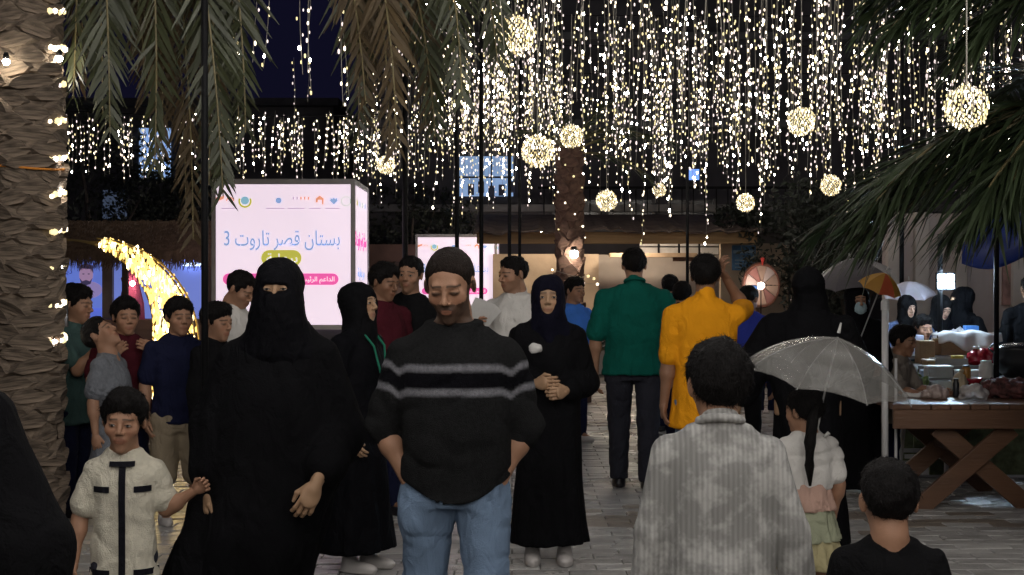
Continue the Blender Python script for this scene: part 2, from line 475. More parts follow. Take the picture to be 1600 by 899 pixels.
PEOPLE = 'people in the evening crowd'
def person(label, px, Y, H, face=0.0, ratio=7.4, w=1.0, skin='tan', head=(0, 0, 0), lean=(0, 0), ar=None, al=None, legs=None,
           top=None, bot=None, shoes=None, hair='short', hairmat=None, robe=None, veil=None, h=0.013, eyes=False, beard=0.0, gaze=(0, 0), lid=1.0,
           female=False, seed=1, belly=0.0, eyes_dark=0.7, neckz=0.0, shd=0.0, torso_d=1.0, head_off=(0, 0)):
    child = ratio < 6.8
    root = empty('person', (WX(px, Y), Y, 0), math.radians(face), label=label, cat='person', group=PEOPLE)
    hh = H / ratio; s = hh / 0.23
    zs = H - hh - (0.042 if not child else 0.032) * H * 0.9 - neckz
    zh = (0.52 if not child else 0.485) * H
    sw = (0.106 if not child else 0.100) * H * w
    LT, LS = zh - 0.285 * H, 0.285 * H - 0.045 * H
    lg = dict(th_l=(0.03, 0, -1), sh_l=(0, 0, -1), th_r=(-0.03, 0, -1), sh_r=(0, 0, -1)); lg.update(legs or {})
    HJ, KJ, AJ = {}, {}, {}
    dz = max(-(unit(lg['th_' + q])[2] * LT + unit(lg['sh_' + q])[2] * LS) for q in 'lr') + 0.045 * H - zh
    zh += dz; zs += dz
    for q, sg in (('l', 1), ('r', -1)):
        HJ[q] = np.array((sg * 0.050 * H * w, 0, zh)); KJ[q] = HJ[q] + unit(lg['th_' + q]) * LT; AJ[q] = KJ[q] + unit(lg['sh_' + q]) * LS
    Sc = np.array((lean[0], lean[1], zs)); Nb = Sc + np.array((0, .004 * H, .022 * H))
    R = rot(*head)
    pv = np.array((0, .030, -.085)) * s
    O = np.array((lean[0] * 1.15 + head_off[0], lean[1] * 1.25 - .006 * H + head_off[1], H + dz - .115 * s)) + pv - R @ pv
    arm = dict(ua=(.16, .03, -1), fa=(.04, -.15, -1), curl=.35, thumb=(0, -1, 0), len=1.0)
    A = {}
    for q, sg, a in (('l', 1, al), ('r', -1, ar)):
        d = dict(arm); d.update(a or {})
        sh = Sc + np.array((sg * sw * .97, .004 * H, -(.032 + shd) * H))
        ua = unit(np.array(d['ua']) * (sg, 1, 1)); fa = unit(np.array(d['fa']) * (sg, 1, 1))
        el = sh + ua * .170 * H * d['len']; wr = el + fa * .148 * H * d['len']
        A[q] = dict(d, sg=sg, sh=sh, el=el, wr=wr, fad=fa, hd=unit(np.array(d['hd']) * (sg, 1, 1)) if 'hd' in d else fa)
    def T(t): return zh + t * (zs - zh)
    def tors(off, t0=-.15, flare=1.0, deep=1.0, t1=1.06):
        rows = [(-.15, .096, .066, 0), (0, .097, .067, 0), (.3, .088 + belly * .012, .063 + belly * .02, -.004 - belly * .012), (.55, .093 + belly * .006, .068 + belly * .008, -.004 - belly * .004), (.78, .096, .066, 0), (.91, .078, .054, .004), (1.0, .050, .040, .008), (t1, .036, .034, .008)]
        o = []
        for t, rx, ry, dy in rows:
            if t < t0: continue
            o.append((T(t), lean[0] * np.clip(t, 0, 1.1), lean[1] * np.clip(t, 0, 1.1) + dy * H, rx * H * w + off, ry * H * torso_d * (0.5 + 0.5 * w) + off))
        if t0 < -.15 or flare != 1.0:
            fl = max(flare, 1.1) if t0 < -.2 else flare
            o.append((T(t0), 0, 0, .098 * H * w * fl + off, .070 * H * torso_d * (0.5 + 0.5 * w) * fl + off))
            o = [r for r in o if r[0] >= T(t0) - 1e-6]
        return o
    # ---- skin
    g = Solid(h)
    head_prims(g, O, R, s, child, female, ears=veil is None, seed=seed)
    fr = 0.13 * s
    g.fine.append((O - fr, O + fr, min(h, 0.0062 if h > .009 else 0.0042)))
    g.cap(O + R @ (s * np.array((0, .035, -.10))), Nb, .048 * s, .052 * s, .03)
    g.stack(tors(-.006), .03)
    for q in 'lr':
        a = A[q]; sg = a['sg']
        g.cap(Nb - (0, 0, .004 * H), a['sh'] + np.array((-sg * .01 * H, 0, .0)), .020 * H, .025 * H, .03)
        g.cap(a['sh'], a['el'], .028 * H, .024 * H, .03); g.cap(a['el'], a['wr'], .0245 * H, .0155 * H, .02)
        g.ell(a['el'] + a['fad'] * .04 * H, (.025 * H, .025 * H, .025 * H), k=.03)
        if robe is None or robe.get('legs'):
            g.cap(HJ[q], KJ[q], .048 * H, .032 * H, .03); g.cap(KJ[q], AJ[q], .033 * H, .020 * H, .02)
            g.cap(AJ[q], AJ[q] + (0, -.07 * H, -.022 * H), .020 * H, .016 * H, .02)
    V, F = g.mesh()
    tone = SKINS[skin] if isinstance(skin, str) else skin
    hv, hf = [V], [F]; n0 = len(V)
    for q in 'lr':
        a = A[q]
        if a['curl'] is None: continue
        v, f = hand_mesh(a['curl'])
        d = a['hd']; t = np.asarray(a['thumb'], float) * (a['sg'], 1, 1); t = unit(t - d * (t @ d)); n = np.cross(d, t) * a['sg']
        v = a['wr'] + (v * (0.105 * H / 0.185)) @ np.stack([t, n, d])
        det = np.linalg.det(np.stack([t, n, d]))
        hv.append(v); hf.append((f if det > 0 else f[:, ::-1]) + n0); n0 += len(v)
    V = np.concatenate(hv); F = np.concatenate(hf)
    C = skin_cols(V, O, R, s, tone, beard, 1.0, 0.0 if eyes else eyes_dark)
    link('body', npmesh('body', V, F, SKIN, C), root)
    if eyes:
        for sx in (-1, 1):
            e = eye_mesh(sx, gaze, lid); e.v = [(O + (s * v) @ R.T) for v in e.v]
            e.build('eye', [EYEW, EYED, EYED], root, smooth=True)
    # ---- hair
    if hair and veil is None:
        hg = hair_solid(O, R, s, hair, min(h, 0.008) if s > .6 else .007)
        v, f = hg.mesh()
        if len(v):
            v = crumple(v, f, .0030 * s if hair != 'buzz' else .0006, (60 / s, 60 / s, 45 / s), seed + 2); v = crumple(v, f, .0024 * s if hair != 'buzz' else .0006, (170 / s, 170 / s, 90 / s), seed); v = crumple(v, f, .0014 * s if hair != 'buzz' else .0004, 420 / s, seed + 9)
            rs = np.random.RandomState(seed); N_ = vnormals(v, f); nst = 2600 if h < .0105 else 900
            ix = rs.randint(len(v), size=nst); p0 = v[ix]; n0 = N_[ix]; ln = rs.uniform(.5, 1.2, nst)[:, None] * s * dict(buzz=.006, short=.016, full=.024, long=.026)[style_l(hair)]
            fl = np.array((0, 0, -1.0)) + rs.normal(size=(nst, 3)) * .55; fl -= n0 * (fl * n0).sum(1)[:, None]; fl /= np.linalg.norm(fl, axis=1)[:, None]
            dr = n0 * rs.uniform(.15, .75, nst)[:, None] + fl; dr /= np.linalg.norm(dr, axis=1)[:, None]; wv = np.cross(dr, n0 + rs.normal(size=(nst, 3)) * .4); wv *= .0011 * s / (np.linalg.norm(wv, axis=1)[:, None] + 1e-9)
            p0 = p0 - n0 * .002; e1 = p0 + dr * ln
            sv = np.stack([p0 - wv, p0 + wv, e1 + wv * .25, e1 - wv * .25], 1).reshape(-1, 3)
            f = np.concatenate([f, np.arange(4 * nst).reshape(-1, 4) + len(v)]); v = np.concatenate([v, sv])
            link('hair', npmesh('hair', v, f, hairmat or HAIR), root)
    # ---- trousers and shoes
    if bot:
        o = bot.get('off', .010); g = Solid(h)
        g.stack([(T(t), 0, 0, rx * H * w + o, ry * H + o) for t, rx, ry in ((-.22, .088, .060), (-.1, .090, .062), (.05, .086, .059), (.12, .080, .055))], .03)
        end = bot.get('end', 1.0); lw = bot.get('lw', 1.0)
        for q in 'lr':
            g.cap(HJ[q] - (0, 0, .035 * H), KJ[q], .046 * H * lw + o, .034 * H * lw + o, .03)
            e = KJ[q] + (AJ[q] - KJ[q]) * end * 1.02
            g.cap(KJ[q], e, .035 * H * lw + o, (.035 - .009 * end) * H * lw + o * 1.1, .02)
            if bot.get('pockets'):
                g.ell(A[q]['wr'] + A[q]['hd'] * .055 * H, (.035 * H, .037 * H, .060 * H), k=.03)
        g.cut(lambda X, Y_, Z: .035 * H - Z + 0 * X)
        v, f = g.mesh(); v = crumple(v, f, .002, (14, 14, 16), seed + 3); v = ridge(v, f, .006, (14, 14, 24), seed + 4)
        link(bot.get('name', 'trousers'), npmesh('trousers', v, f, bot['mat']), root)
    if shoes:
        for q in 'lr':
            g = Solid(.009); a = AJ[q]
            f0 = np.array((a[0], a[1], a[2] - .030 * H))
            g.ell(f0 + (0, -.045 * H, .004 * H), (.027 * H, .070 * H, .021 * H), k=.02); g.cap(a + (0, 0, .0), f0, .026 * H, .026 * H, .03)
            g.ell(f0 + (0, -.03 * H, -.010 * H), (.028 * H, .078 * H, .012 * H), k=.012)
            g.cut(lambda X, Y_, Z, z0=f0[2] - .0145 * H: z0 - Z + 0 * X)
            v, f = g.mesh()
            link('shoe', npmesh('shoe', v, f, shoes), root)
    # ---- shirt
    if top:
        o = top.get('off', .014); g = Solid(top.get('h', h)); t0 = top.get('hem', -.12)
        g.stack(tors(o, t0, top.get('flare', 1.05)), .035, p=top.get('p', 2.2), fold=(7, top.get('fold', .02), .0, seed))
        sl = top.get('sleeve', .6); sr = top.get('sr', 1.0)
        for q in 'lr':
            a = A[q]; sg = a['sg']
            g.cap(Nb - (0, 0, .004 * H), a['sh'] + np.array((-sg * .012 * H, 0, .0)), .022 * H + o * .5, .026 * H + o * .6, .04)
            e = a['sh'] + (a['el'] - a['sh']) * min(sl, 1.0)
            if top.get('puff'):
                g.ell(a['sh'] + (a['el'] - a['sh']) * .35, (.048 * H, .048 * H, .055 * H), k=.02)
            g.cap(a['sh'], e, .029 * H + o * .7, (.030 * H + o) * sr if sl <= 1 else (.027 * H + o) * sr, .016)
            if sl > 1: g.cap(a['el'], a['el'] + (a['wr'] - a['el']) * (sl - 1), (.027 * H + o) * sr, (.018 * H + o * .9) * sr, .016)
        if top.get('hemcurve'):
            hc = top['hemcurve']
            g.cut(lambda X, Y_, Z: T(t0) + .01 + hc * (X - 0) ** 2 - Z + 0 * Y_)
        if top.get('neck', True):      # round neckline
            nk = top.get('neckr', .064) * s
            g.ell(Nb + np.array((0, -.010 * s, top.get('necz', .030) * H)), (nk, nk, .026 * H), k=.008, op='s')
        if top.get('stand', True): g.cap(Nb + np.array((0, .012 * H, -.012 * H)), Nb + np.array((0, .017 * H, .020 * H)), .033 * H + o * .3, .030 * H + o * .2, .02)
        v, f = g.mesh(); v = crumple(v, f, top.get('wr', .0045) * .6, (16, 16, 22), seed + 5); v = ridge(v, f, top.get('wr', .0045) * 1.5, (13, 13, 20), seed + 6)
        col = top['cols'](v, A, T) if top.get('cols') else None
        link(top.get('name', 'shirt'), npmesh('shirt', v, f, top['mat'], col), root)
        root_info_front = tors(o, t0, top.get('flare', 1.05))
    else: root_info_front = None
    # ---- long robe
    if robe:
        g = Solid(robe.get('h', h)); o = robe.get('off', .018)
        hem = robe.get('hem', .035) * H
        wd = robe.get('wide', 1.0)
        if 'keys' in robe: keys = robe['keys']
        else:
            keys = [(hem, 0, 0, .150 * H * wd, .115 * H * wd), (.15 * H, 0, 0, .138 * H * wd, .105 * H * wd), (.30 * H, 0, 0, .122 * H * wd, .094 * H * wd), (.50 * H, 0, 0, .112 * H * wd, .084 * H), (.62 * H, lean[0] * .4, lean[1] * .4, .103 * H * w + o * .5, .076 * H)]
            keys += [r for r in tors(o, .45) if r[0] > .66 * H]
        g.stack(keys, .04, fold=(robe.get('n', 7), robe.get('fold', .07), .0, seed * 1.7))
        sl = robe.get('sleeve', 1.9); sr = robe.get('sr', 1.0)
        for q in 'lr':
            a = A[q]; sg = a['sg']
            g.cap(Nb - (0, 0, .004 * H), a['sh'] + np.array((-sg * .012 * H, 0, .0)), .023 * H + o * .5, .027 * H + o * .5, .04)
            g.cap(a['sh'], a['el'], .029 * H + o * .7, (.032 * H + o) * sr, robe.get('k', .03))
            g.cap(a['el'], a['el'] + (a['wr'] - a['el']) * (sl - 1), (.032 * H + o) * sr, (.028 * H + o) * sr, robe.get('k', .03))
        if robe.get('stand'): g.cap(Nb + np.array((0, .010 * H, -.02 * H)), Nb + np.array((0, .016 * H, .018 * H)), .040 * H, .036 * H, .02)
        v, f = g.mesh(); v = crumple(v, f, robe.get('wr', .006) * .7, (13, 13, 6), seed + 5); v = ridge(v, f, robe.get('wr', .006) * 1.8, (11, 11, 3.5), seed + 6)
        link(robe.get('name', 'abaya'), npmesh('abaya', v, f, robe['mat']), root)
    # ---- head covering
    if veil:
        g = Solid(min(h, .008))
        def E(c, r, k=.03, op='u'): g.ell(O + R @ (s * np.asarray(c, float)), s * np.asarray(r), R, k * s, op)
        E((0, .020, .026), (.092, .113, .098)); E((0, -.016, -.045), (.083, .086, .094), .04)
        g.cap(O + R @ (s * np.array((0, .015, -.08))), Nb + (0, -.005 * H, -.005 * H), .078 * s, .088 * s, .05)
        for q in 'lr': g.cap(Nb + (0, -.005 * H, .0), A[q]['sh'] * .55 + Nb * .45 + np.array((0, -.012 * H, -.022 * H)), .055 * s, .045 * s, .05)
        if veil['kind'] == 'niqab':
            g.cap(O + R @ (s * np.array((0, -.040, -.03))), O + R @ (s * np.array((0, -.012, -.21))), .066 * s, .094 * s, .05)
            for q in (-1, 1): g.cap(O + R @ (s * np.array((0, -.035, -.10))), Nb + np.array((q * .075, -.03, -.080 * H)), .07 * s, .080 * s, .06)
            E((0, -.125, .006), (.066, .060, .0185), .012, 's')
        else:
            g.cap(Nb + (0, -.02 * H, 0), Nb + (0, -.045 * H, -.07 * H), .06 * s, .05 * s, .05)
            E((0, -.130, -.022), (.047, .085, .076), .010, 's')
        v, f = g.mesh(); v = crumple(v, f, .0030, (30, 30, 34), seed + 7); v = crumple(v, f, .0014, (80, 80, 110), seed + 8)
        link('niqab' if veil['kind'] == 'niqab' else 'headscarf', npmesh('veil', v, f, veil['mat']), root)
    return dict(root=root, A=A, O=O, R=R, s=s, T=T, H=H, front=root_info_front, AJ=AJ, KJ=KJ, Nb=Nb, zh=zh, zs=zs)

def front_patch(P, x0, x1, z0, z1, m, name, off=.006, n=9, thick=.004):
    """a thin band lying on the front of a shirt, following its curve"""
    K = np.array(sorted(P['front']))
    def y(x, z, o):
        cx, cy, rx, ry = [np.interp(z, K[:, 0], K[:, i]) for i in range(1, 5)]
        return cy - (ry + o) * max(0, 1 - abs((x - cx) / rx) ** 2.2) ** (1 / 2.2)
    b = MB(); X = np.linspace(x0, x1, 5); Z = np.linspace(z0, z1, n)
    v = [(x, y(x, z, o), z) for o in (off, off + thick) for z in Z for x in X]
    f = []; k = 5; N = k * n
    for i in range(n - 1):
        for j in range(k - 1):
            a = i * k + j; f += [(N + a, N + a + 1, N + a + k + 1, N + a + k), (a, a + k, a + k + 1, a + 1)]
    for i in range(n - 1):
        for j in (0, k - 1): a = i * k + j; f.append((a, a + k, N + a + k, N + a))
    for j in range(k - 1):
        for i in (0, n - 1): a = i * k + j; f.append((a, a + 1, N + a + 1, N + a))
    return b.add(v, f).build(name, m, P['root'], smooth=False)

SKIN = mat('skin', (0.3, 0.2, 0.12), rough=0.55, bump=0.15, bscale=220, var=0.08, vscale=18, spec=0.35, vcol=True)
EYEW = mat('eye_white', (0.36, 0.32, 0.29), rough=0.25, var=0.03)
EYED = mat('eye_dark', (0.015, 0.010, 0.008), rough=0.2, var=0.03)
HAIR = mat('black_hair', (0.006, 0.005, 0.005), rough=0.6, spec=.15, bump=0.8, bscale=240, var=0.3, vscale=90, stretch=(1, 1, .35))
HAIRB = mat('dark_brown_hair', (0.014, 0.009, 0.007), rough=0.6, spec=.15, bump=0.8, bscale=240, var=0.3, vscale=90, stretch=(1, 1, .35))
# ------------------------------------------------------------ ground
RNG = np.random.RandomState(7)
def wet(name, col, r0, r1, **k):
    m = mat(name, col, **k)
    N, L = m.node_tree.nodes, m.node_tree.links
    P = N['Principled BSDF']
    tc = N.new('ShaderNodeNewGeometry'); n = N.new('ShaderNodeTexNoise'); n.inputs['Scale'].default_value = 1.1; n.inputs['Detail'].default_value = 5
    L.new(tc.outputs['Position'], n.inputs['Vector'])
    rp = N.new('ShaderNodeMapRange'); rp.inputs['From Min'].default_value = .35; rp.inputs['From Max'].default_value = .65; rp.inputs['To Min'].default_value = r0; rp.inputs['To Max'].default_value = r1
    L.new(n.outputs['Fac'], rp.inputs['Value']); L.new(rp.outputs[0], P.inputs['Roughness'])
    return m
PAV = [wet('paver_grey', (.36, .355, .345), .14, .45, bump=.5, bscale=90, var=.2, vscale=9), wet('paver_pale_grey', (.45, .445, .43), .15, .45, bump=.5, bscale=90, var=.2, vscale=9),
       wet('paver_brown_grey', (.24, .205, .17), .25, .55, bump=.5, bscale=90, var=.2, vscale=9), wet('paver_dark_grey', (.20, .20, .20), .22, .5, bump=.5, bscale=90, var=.2, vscale=9)]
SAND = mat('sandy_ground', (.20, .155, .105), rough=.95, bump=.8, bscale=35, var=.25, vscale=2.5)
MB().box((0, 40, -.10), (300, 300, .10)).build('ground', SAND, kind='structure')
def joint_mat():
    m, N, L, P = _nt('paving_joint_sand'); P.inputs['Roughness'].default_value = .8
    P.inputs['Base Color'].default_value = (.11, .105, .095, 1); return m
pav = MB().box((1.6, 16.0, -.038), (15.0, 27.0, .06)).build('pavement', joint_mat(), kind='structure')
PW, PD = .30, .15
def paver_pts(cx, cy, dz, tx, ty):
    hx, hy, b = PW / 2 - .003, PD / 2 - .003, .004
    top = [(-hx + b, -hy + b), (hx - b, -hy + b), (hx - b, hy - b), (-hx + b, hy - b)]; low = [(-hx, -hy), (hx, -hy), (hx, hy), (-hx, hy)]
    z = lambda x, y: dz + tx * x + ty * y
    return [(cx + x, cy + y, z(x, y)) for x, y in top] + [(cx + x, cy + y, z(x, y) - .005) for x, y in low] + [(cx + x, cy + y, -.012) for x, y in low]
PF = [(0, 1, 2, 3)] + [(4 + j, 4 + (j + 1) % 4, (j + 1) % 4, j) for j in range(4)] + [(8 + j, 8 + (j + 1) % 4, 4 + (j + 1) % 4, 4 + j) for j in range(4)]
cand = []
for j in range(40, 150):
    y = (j + .5) * PD
    for i in range(-26, 32):
        x = (i + .5 * (j % 2)) * PW
        if -5.6 < x < 9 and abs(x) < .36 * y + .3: cand.append((x, y, j))
def hidden(px):   # columns of the picture where near people hide the paving
    return px < 470 or 625 < px < 790 or 990 < px < 1330
near = sorted([c for c in cand if c[1] > 7.4 and not hidden(800 + c[0] * FPX / c[1]) and 0 < 800 + c[0] * FPX / c[1] < 1600], key=lambda c: c[1])[:300]
near_set = set(near)
def tone_i(x, y):
    v = math.sin(y * 2.1 + .35 * math.sin(x * 1.3)) + .7 * math.sin(y * .73 + 1.1 + x * .21) + RNG.normal() * .55
    return 2 if v > 1.35 else 3 if v < -1.2 else 1 if v > .25 else 0
shared = {}
big = MB()
for (x, y, j) in cand:
    mi = tone_i(x, y)
    if (x, y, j) in near_set:
        k = (mi, RNG.randint(3))
        if k not in shared:
            b = MB().add(paver_pts(0, 0, 0, RNG.normal() * .012, RNG.normal() * .012), PF); shared[k] = b.mesh('paver', PAV[mi])
        link('paver', shared[k], pav, (x, y, RNG.uniform(-.002, .0025)))
    else:
        big.add(paver_pts(x, y, RNG.uniform(-.002, .0025), RNG.normal() * .012, RNG.normal() * .012), PF, mi)
big.build('far_pavers', PAV, pav, kind='stuff')

# ------------------------------------------------------------ fairy lights
BULBS = [glow('bulb_warm_white', (1.0, .84, .62), 3.2), glow('bulb_pinkish_white', (1.0, .80, .78), 1.15), glow('bulb_yellow_white', (1.0, .80, .42), 1.1), glow('bulb_bright_white', (1.0, .92, .82), BULB * 2.9)]
BALLB = [glow('ball_bulb_cream', (1.0, .82, .52), 1.15), glow('ball_bulb_bright', (1.0, .86, .62), 9.0), glow('ball_bulb_gold', (1.0, .74, .36), .9), glow('ball_bulb_pale', (1.0, .88, .66), 1.6)]
NEARB = [glow('near_bulb_warm_white', (1.0, .95, .89), BULB * 3.8)] * 4
WIRE = mat('clear_cable', (.30, .28, .24), rough=.4, var=.1)
BLACKM = mat('black_painted_steel', (.006, .006, .007), rough=.6, var=.1, spec=.15)
BP = np.array([(0, 0, 1.0)] + [(math.cos(a), math.sin(a), .55) for a in (0, 1.571, 3.142, 4.712)] + [(math.cos(a), math.sin(a), -.55) for a in (0, 1.571, 3.142, 4.712)] + [(0, 0, -1.0)])
BF = np.array([(0, 1, 2), (0, 2, 3), (0, 3, 4), (0, 4, 1)] + [q for j in range(4) for q in ((1 + j, 5 + j, 5 + (j + 1) % 4), (1 + j, 5 + (j + 1) % 4, 1 + (j + 1) % 4))] + [(9, 6, 5), (9, 7, 6), (9, 8, 7), (9, 5, 8)])
def bulb_mesh(P, r, l, name='bulbs', probs=(.28, .28, .29, .15), mats=None):
    P = np.asarray(P, float); n = len(P)
    sc = RNG.uniform(.75, 1.25, n)[:, None, None]
    V = (P[:, None, :] + BP[None] * np.array((r, r, l)) * sc).reshape(-1, 3)
    F = (BF[None] + 10 * np.arange(n)[:, None, None]).reshape(-1, 3)
    mi = np.repeat(RNG.choice(4, n, p=probs), len(BF))
    return npmesh(name, V, F, mats or BULBS, smooth=False, mi=mi)

def strand(x, y, zt, L, label, group, r=.0055, step=.085, wire=.0022, lb=2.5):
    o = empty('fairy_light_strand', (x, y, zt), label=label, cat='string light', group=group)
    n = max(3, int(L / .12)); z = -np.linspace(0, L, n)
    ph = RNG.uniform(0, 6.28); sw = RS.uniform(.006, .030); tl = RS.normal() * .03; pts = np.stack([sw * np.sin(z * 3 + ph) + tl * z, sw * np.cos(z * 4 + ph), z], 1)
    MB().tube(pts, wire, 4, cap=False).build('cable', WIRE, o)
    zz = -np.arange(RNG.uniform(.02, step), L, step); zz = zz + RNG.normal(size=len(zz)) * step * .32
    B = np.stack([sw * np.sin(zz * 3 + ph) + tl * zz + RNG.normal(size=len(zz)) * .013, sw * np.cos(zz * 4 + ph) + RNG.normal(size=len(zz)) * .013, zz], 1)
    link('bulbs', bulb_mesh(B, r, r * lb), o, kind='stuff')
    return o

G_MAIN = 'strands of the dense fairy light curtain'
rows = [(8.6, 4.55), (9.8, 4.6), (11.0, 4.5), (12.3, 4.6), (13.6, 4.5), (15.0, 4.55), (16.6, 4.5), (18.4, 4.45), (20.5, 4.4), (22.5, 4.3)]
L_DENSE = 'warm white fairy light strand in the dense curtain hanging over the path'
RS = np.random.RandomState(3)
cnt = 0
def REG(px): return 'above the second advertising box' if px < 770 else 'around the middle palm' if px < 930 else 'above the green shirted man' if px < 1060 else 'above the orange shirted man' if px < 1150 else 'above the prize wheel' if px < 1270 else 'above the grey umbrella' if px < 1400 else 'above the lamp panel' if px < 1500 else 'over the right palm fronds'
for ri, (Y, zt) in enumerate(rows):
    x0, x1 = WX(655, Y), WX(1650, Y)
    n = [17, 19, 20, 23, 26, 29, 32, 32, 28, 20][ri]
    for i in range(n):
        x = x0 + (x1 - x0) * (i + RS.uniform(-.15, 1.15)) / n if i % 5 else x0 + (x1 - x0) * RS.beta(1.0, 1.5)
        px = 800 + x * FPX / Y
        if Y < 10 and (px < 760): continue
        bot_py = 150 + (Y - 8.6) * 13.5 + RS.uniform(-125, 32) + (30 if 1000 < px < 1420 else 0)
        if px > 1450: bot_py = min(bot_py, 285 + RS.uniform(-60, 20))
        L = zt - WZ(bot_py, Y)
        L = min(max(L, .5), 3.0)
        ln, reg, dp = 'long' if L > 1.55 else 'short', REG(px), ('front', 'front', 'front', 'middle', 'middle', 'middle', 'middle', 'rear', 'rear', 'rear')[ri]
        strand(x, Y + RS.uniform(-.45, .45), zt, L, '%s %s row fairy light strand of the curtain %s' % (ln, dp, reg), '%s %s strands of the curtain %s' % (ln, dp, reg), r=.0043 if Y < 12 else .0057 if Y < 17 else .0074, step=.105 if Y < 14 else .085)
        cnt += 1
    c = MB().tube([(x0 - .8, Y, zt + .012), ((x0 + x1) / 2, Y, zt - .02 + .012), (x1 + .4, Y, zt + .012)], .006, 6)
    tag(c.build('support_cable', BLACKM), 'black support cable of the light curtain, number %s from the front' % ('one two three four five six seven eight nine ten'.split()[ri]), 'cable', 'support cables of the light curtain')
RG2 = lambda px: 'beside the left palm trunk' if px < 210 else 'in front of the blue lit window' if px < 280 else 'left of the thick black pole' if px < 325 else 'above the left half of the big advertising box' if px < 440 else 'above the right half of the big advertising box' if px < 560 else 'right of the big advertising box'
for i in range(46):
    px = 102 + i * 12.0 + RS.uniform(-5, 5); Y = 19.5 + RS.uniform(-.4, .4)
    if 255 < px < 275 and RS.rand() < .5: continue
    zt = WZ(RS.uniform(172, 192), Y); L = (RS.uniform(55, 100) if px < 320 else RS.uniform(75, 112)) * Y / FPX
    strand(WX(px, Y), Y, zt, L, 'short far fringe light strand %s' % RG2(px), 'far fringe strands ' + RG2(px), r=.0075, step=.088, lb=2.2)
MB().tube([(WX(60, 19.5), 19.5, WZ(172, 19.5)), (WX(330, 19.5), 19.5, WZ(184, 19.5)), (WX(660, 19.5), 19.5, WZ(178, 19.5))], .008, 6).build('support_cable', BLACKM, label='black support cable of the far light fringe on the left', cat='cable', group='support cables of the light curtain')
for i, (px, bot) in enumerate(((372, 92), (380, 90), (412, 108), (424, 112), (468, 112), (488, 148), (497, 102), (522, 150), (545, 170))):
    Y = 9.2
    strand(WX(px, Y), Y + RS.uniform(-.3, .3), 4.3, 4.3 - WZ(bot, Y), 'long single fairy light strand hanging against the night sky', 'strands hanging before the dark sky', r=.0055, step=.095)
strand(WX(1470, 8.8), 8.8, 4.4, 4.4 - WZ(300, 8.8), 'longest fairy light strand reaching down to the right palm fronds', 'strand at the right palm', r=.0062, step=.11)
# past the individual strands: the many fainter ones behind them, kept as one mass
V_, F_, P_ = [], [], []; wb = MB()
for i in range(300):
    Y = RS.uniform(13, 24.5); px = 560 + 1060 * RS.rand() if i % 3 else RS.normal() * 95 + 745
    if px < 600: Y = RS.uniform(19, 23)
    zb = WZ(165 + (Y - 10) * 11 + RS.uniform(-110, 30), Y); x = WX(px, Y); zt = 4.4
    zz = np.arange(zt - RS.uniform(0, .1), zb, -RS.uniform(.08, .13)); ph = RS.uniform(0, 6)
    P_.append(np.stack([x + .02 * np.sin(zz * 3 + ph) + RS.normal(size=len(zz)) * .012, Y + RS.normal(size=len(zz)) * .012, zz], 1))
    wb.tube([(x, Y, zt), (x + .015, Y, (zt + zb) / 2), (x, Y, zb)], .002, 3, cap=False)
for i in range(46):
    px = RS.uniform(100, 640); Y = RS.uniform(19.9, 20.6); x = WX(px, Y); zt = WZ(RS.uniform(176, 196), Y); zb = zt - RS.uniform(50, 100) * Y / FPX
    zz = np.arange(zt - .03, zb, -.09); P_.append(np.stack([x + RS.normal(size=len(zz)) * .015, Y + RS.normal(size=len(zz)) * .012, zz], 1)); wb.tube([(x, Y, zt), (x, Y, zb)], .002, 3, cap=False)
o = empty('rear_light_strands', (0, 0, 0), label='fainter fairy light strands filling the depth behind the curtain', cat='string light'); o['kind'] = 'stuff'
wb.build('cables', WIRE, o, kind='stuff'); link('bulbs', bulb_mesh(np.concatenate(P_), .0062, .0155, probs=(.22, .36, .34, .08)), o, kind='stuff')
# the same curtain goes on over the camera: out of frame, kept as one mass
P_ = []
for i in range(110):
    x, y = RS.uniform(-2.6, 4.2), RS.uniform(-6, 7.6)
    zb = max(2.75, CH + .22 * max(y, 0) + .25)
    for z in np.arange(zb, 4.4, .16): P_.append((x + RS.normal() * .01, y + RS.normal() * .01, z))
link('overhead_string_lights', bulb_mesh(P_, .012, .022, mats=NEARB), None, label='fairy lights of the same curtain hanging above the near path', cat='string light', kind='stuff')

def light_ball(px, py, r_px, Y, label):
    R = r_px * Y / FPX; c = W(px, py, Y)
    o = empty('light_ball', c, label=label, cat='light ball', group='glowing wire light balls')
    b = MB()
    for k in range(6):
        a = k * math.pi / 6; t = np.linspace(0, 2 * np.pi, 25)
        b.tube([(R * .9 * math.cos(q) * math.cos(a), R * .9 * math.cos(q) * math.sin(a), R * .9 * math.sin(q)) for q in t], .003, 4, cap=False)
    b.build('wire_frame', WIRE, o)
    MB().tube([(0, 0, R * .9), (0, 0, 4.5 - c.z)], .004, 5).build('cord', WIRE, o)
    n = 300; i = np.arange(n) + .5; ph = np.arccos(1 - 2 * i / n); th = np.pi * (1 + 5 ** .5) * i
    rr = R * RS.uniform(.80, 1.0, n)
    P = np.stack([rr * np.cos(th) * np.sin(ph), rr * np.sin(th) * np.sin(ph), rr * np.cos(ph)], 1)
    link('bulbs', bulb_mesh(P, R * .029, R * .070, probs=(.42, .14, .28, .16), mats=BALLB), o, kind='stuff')
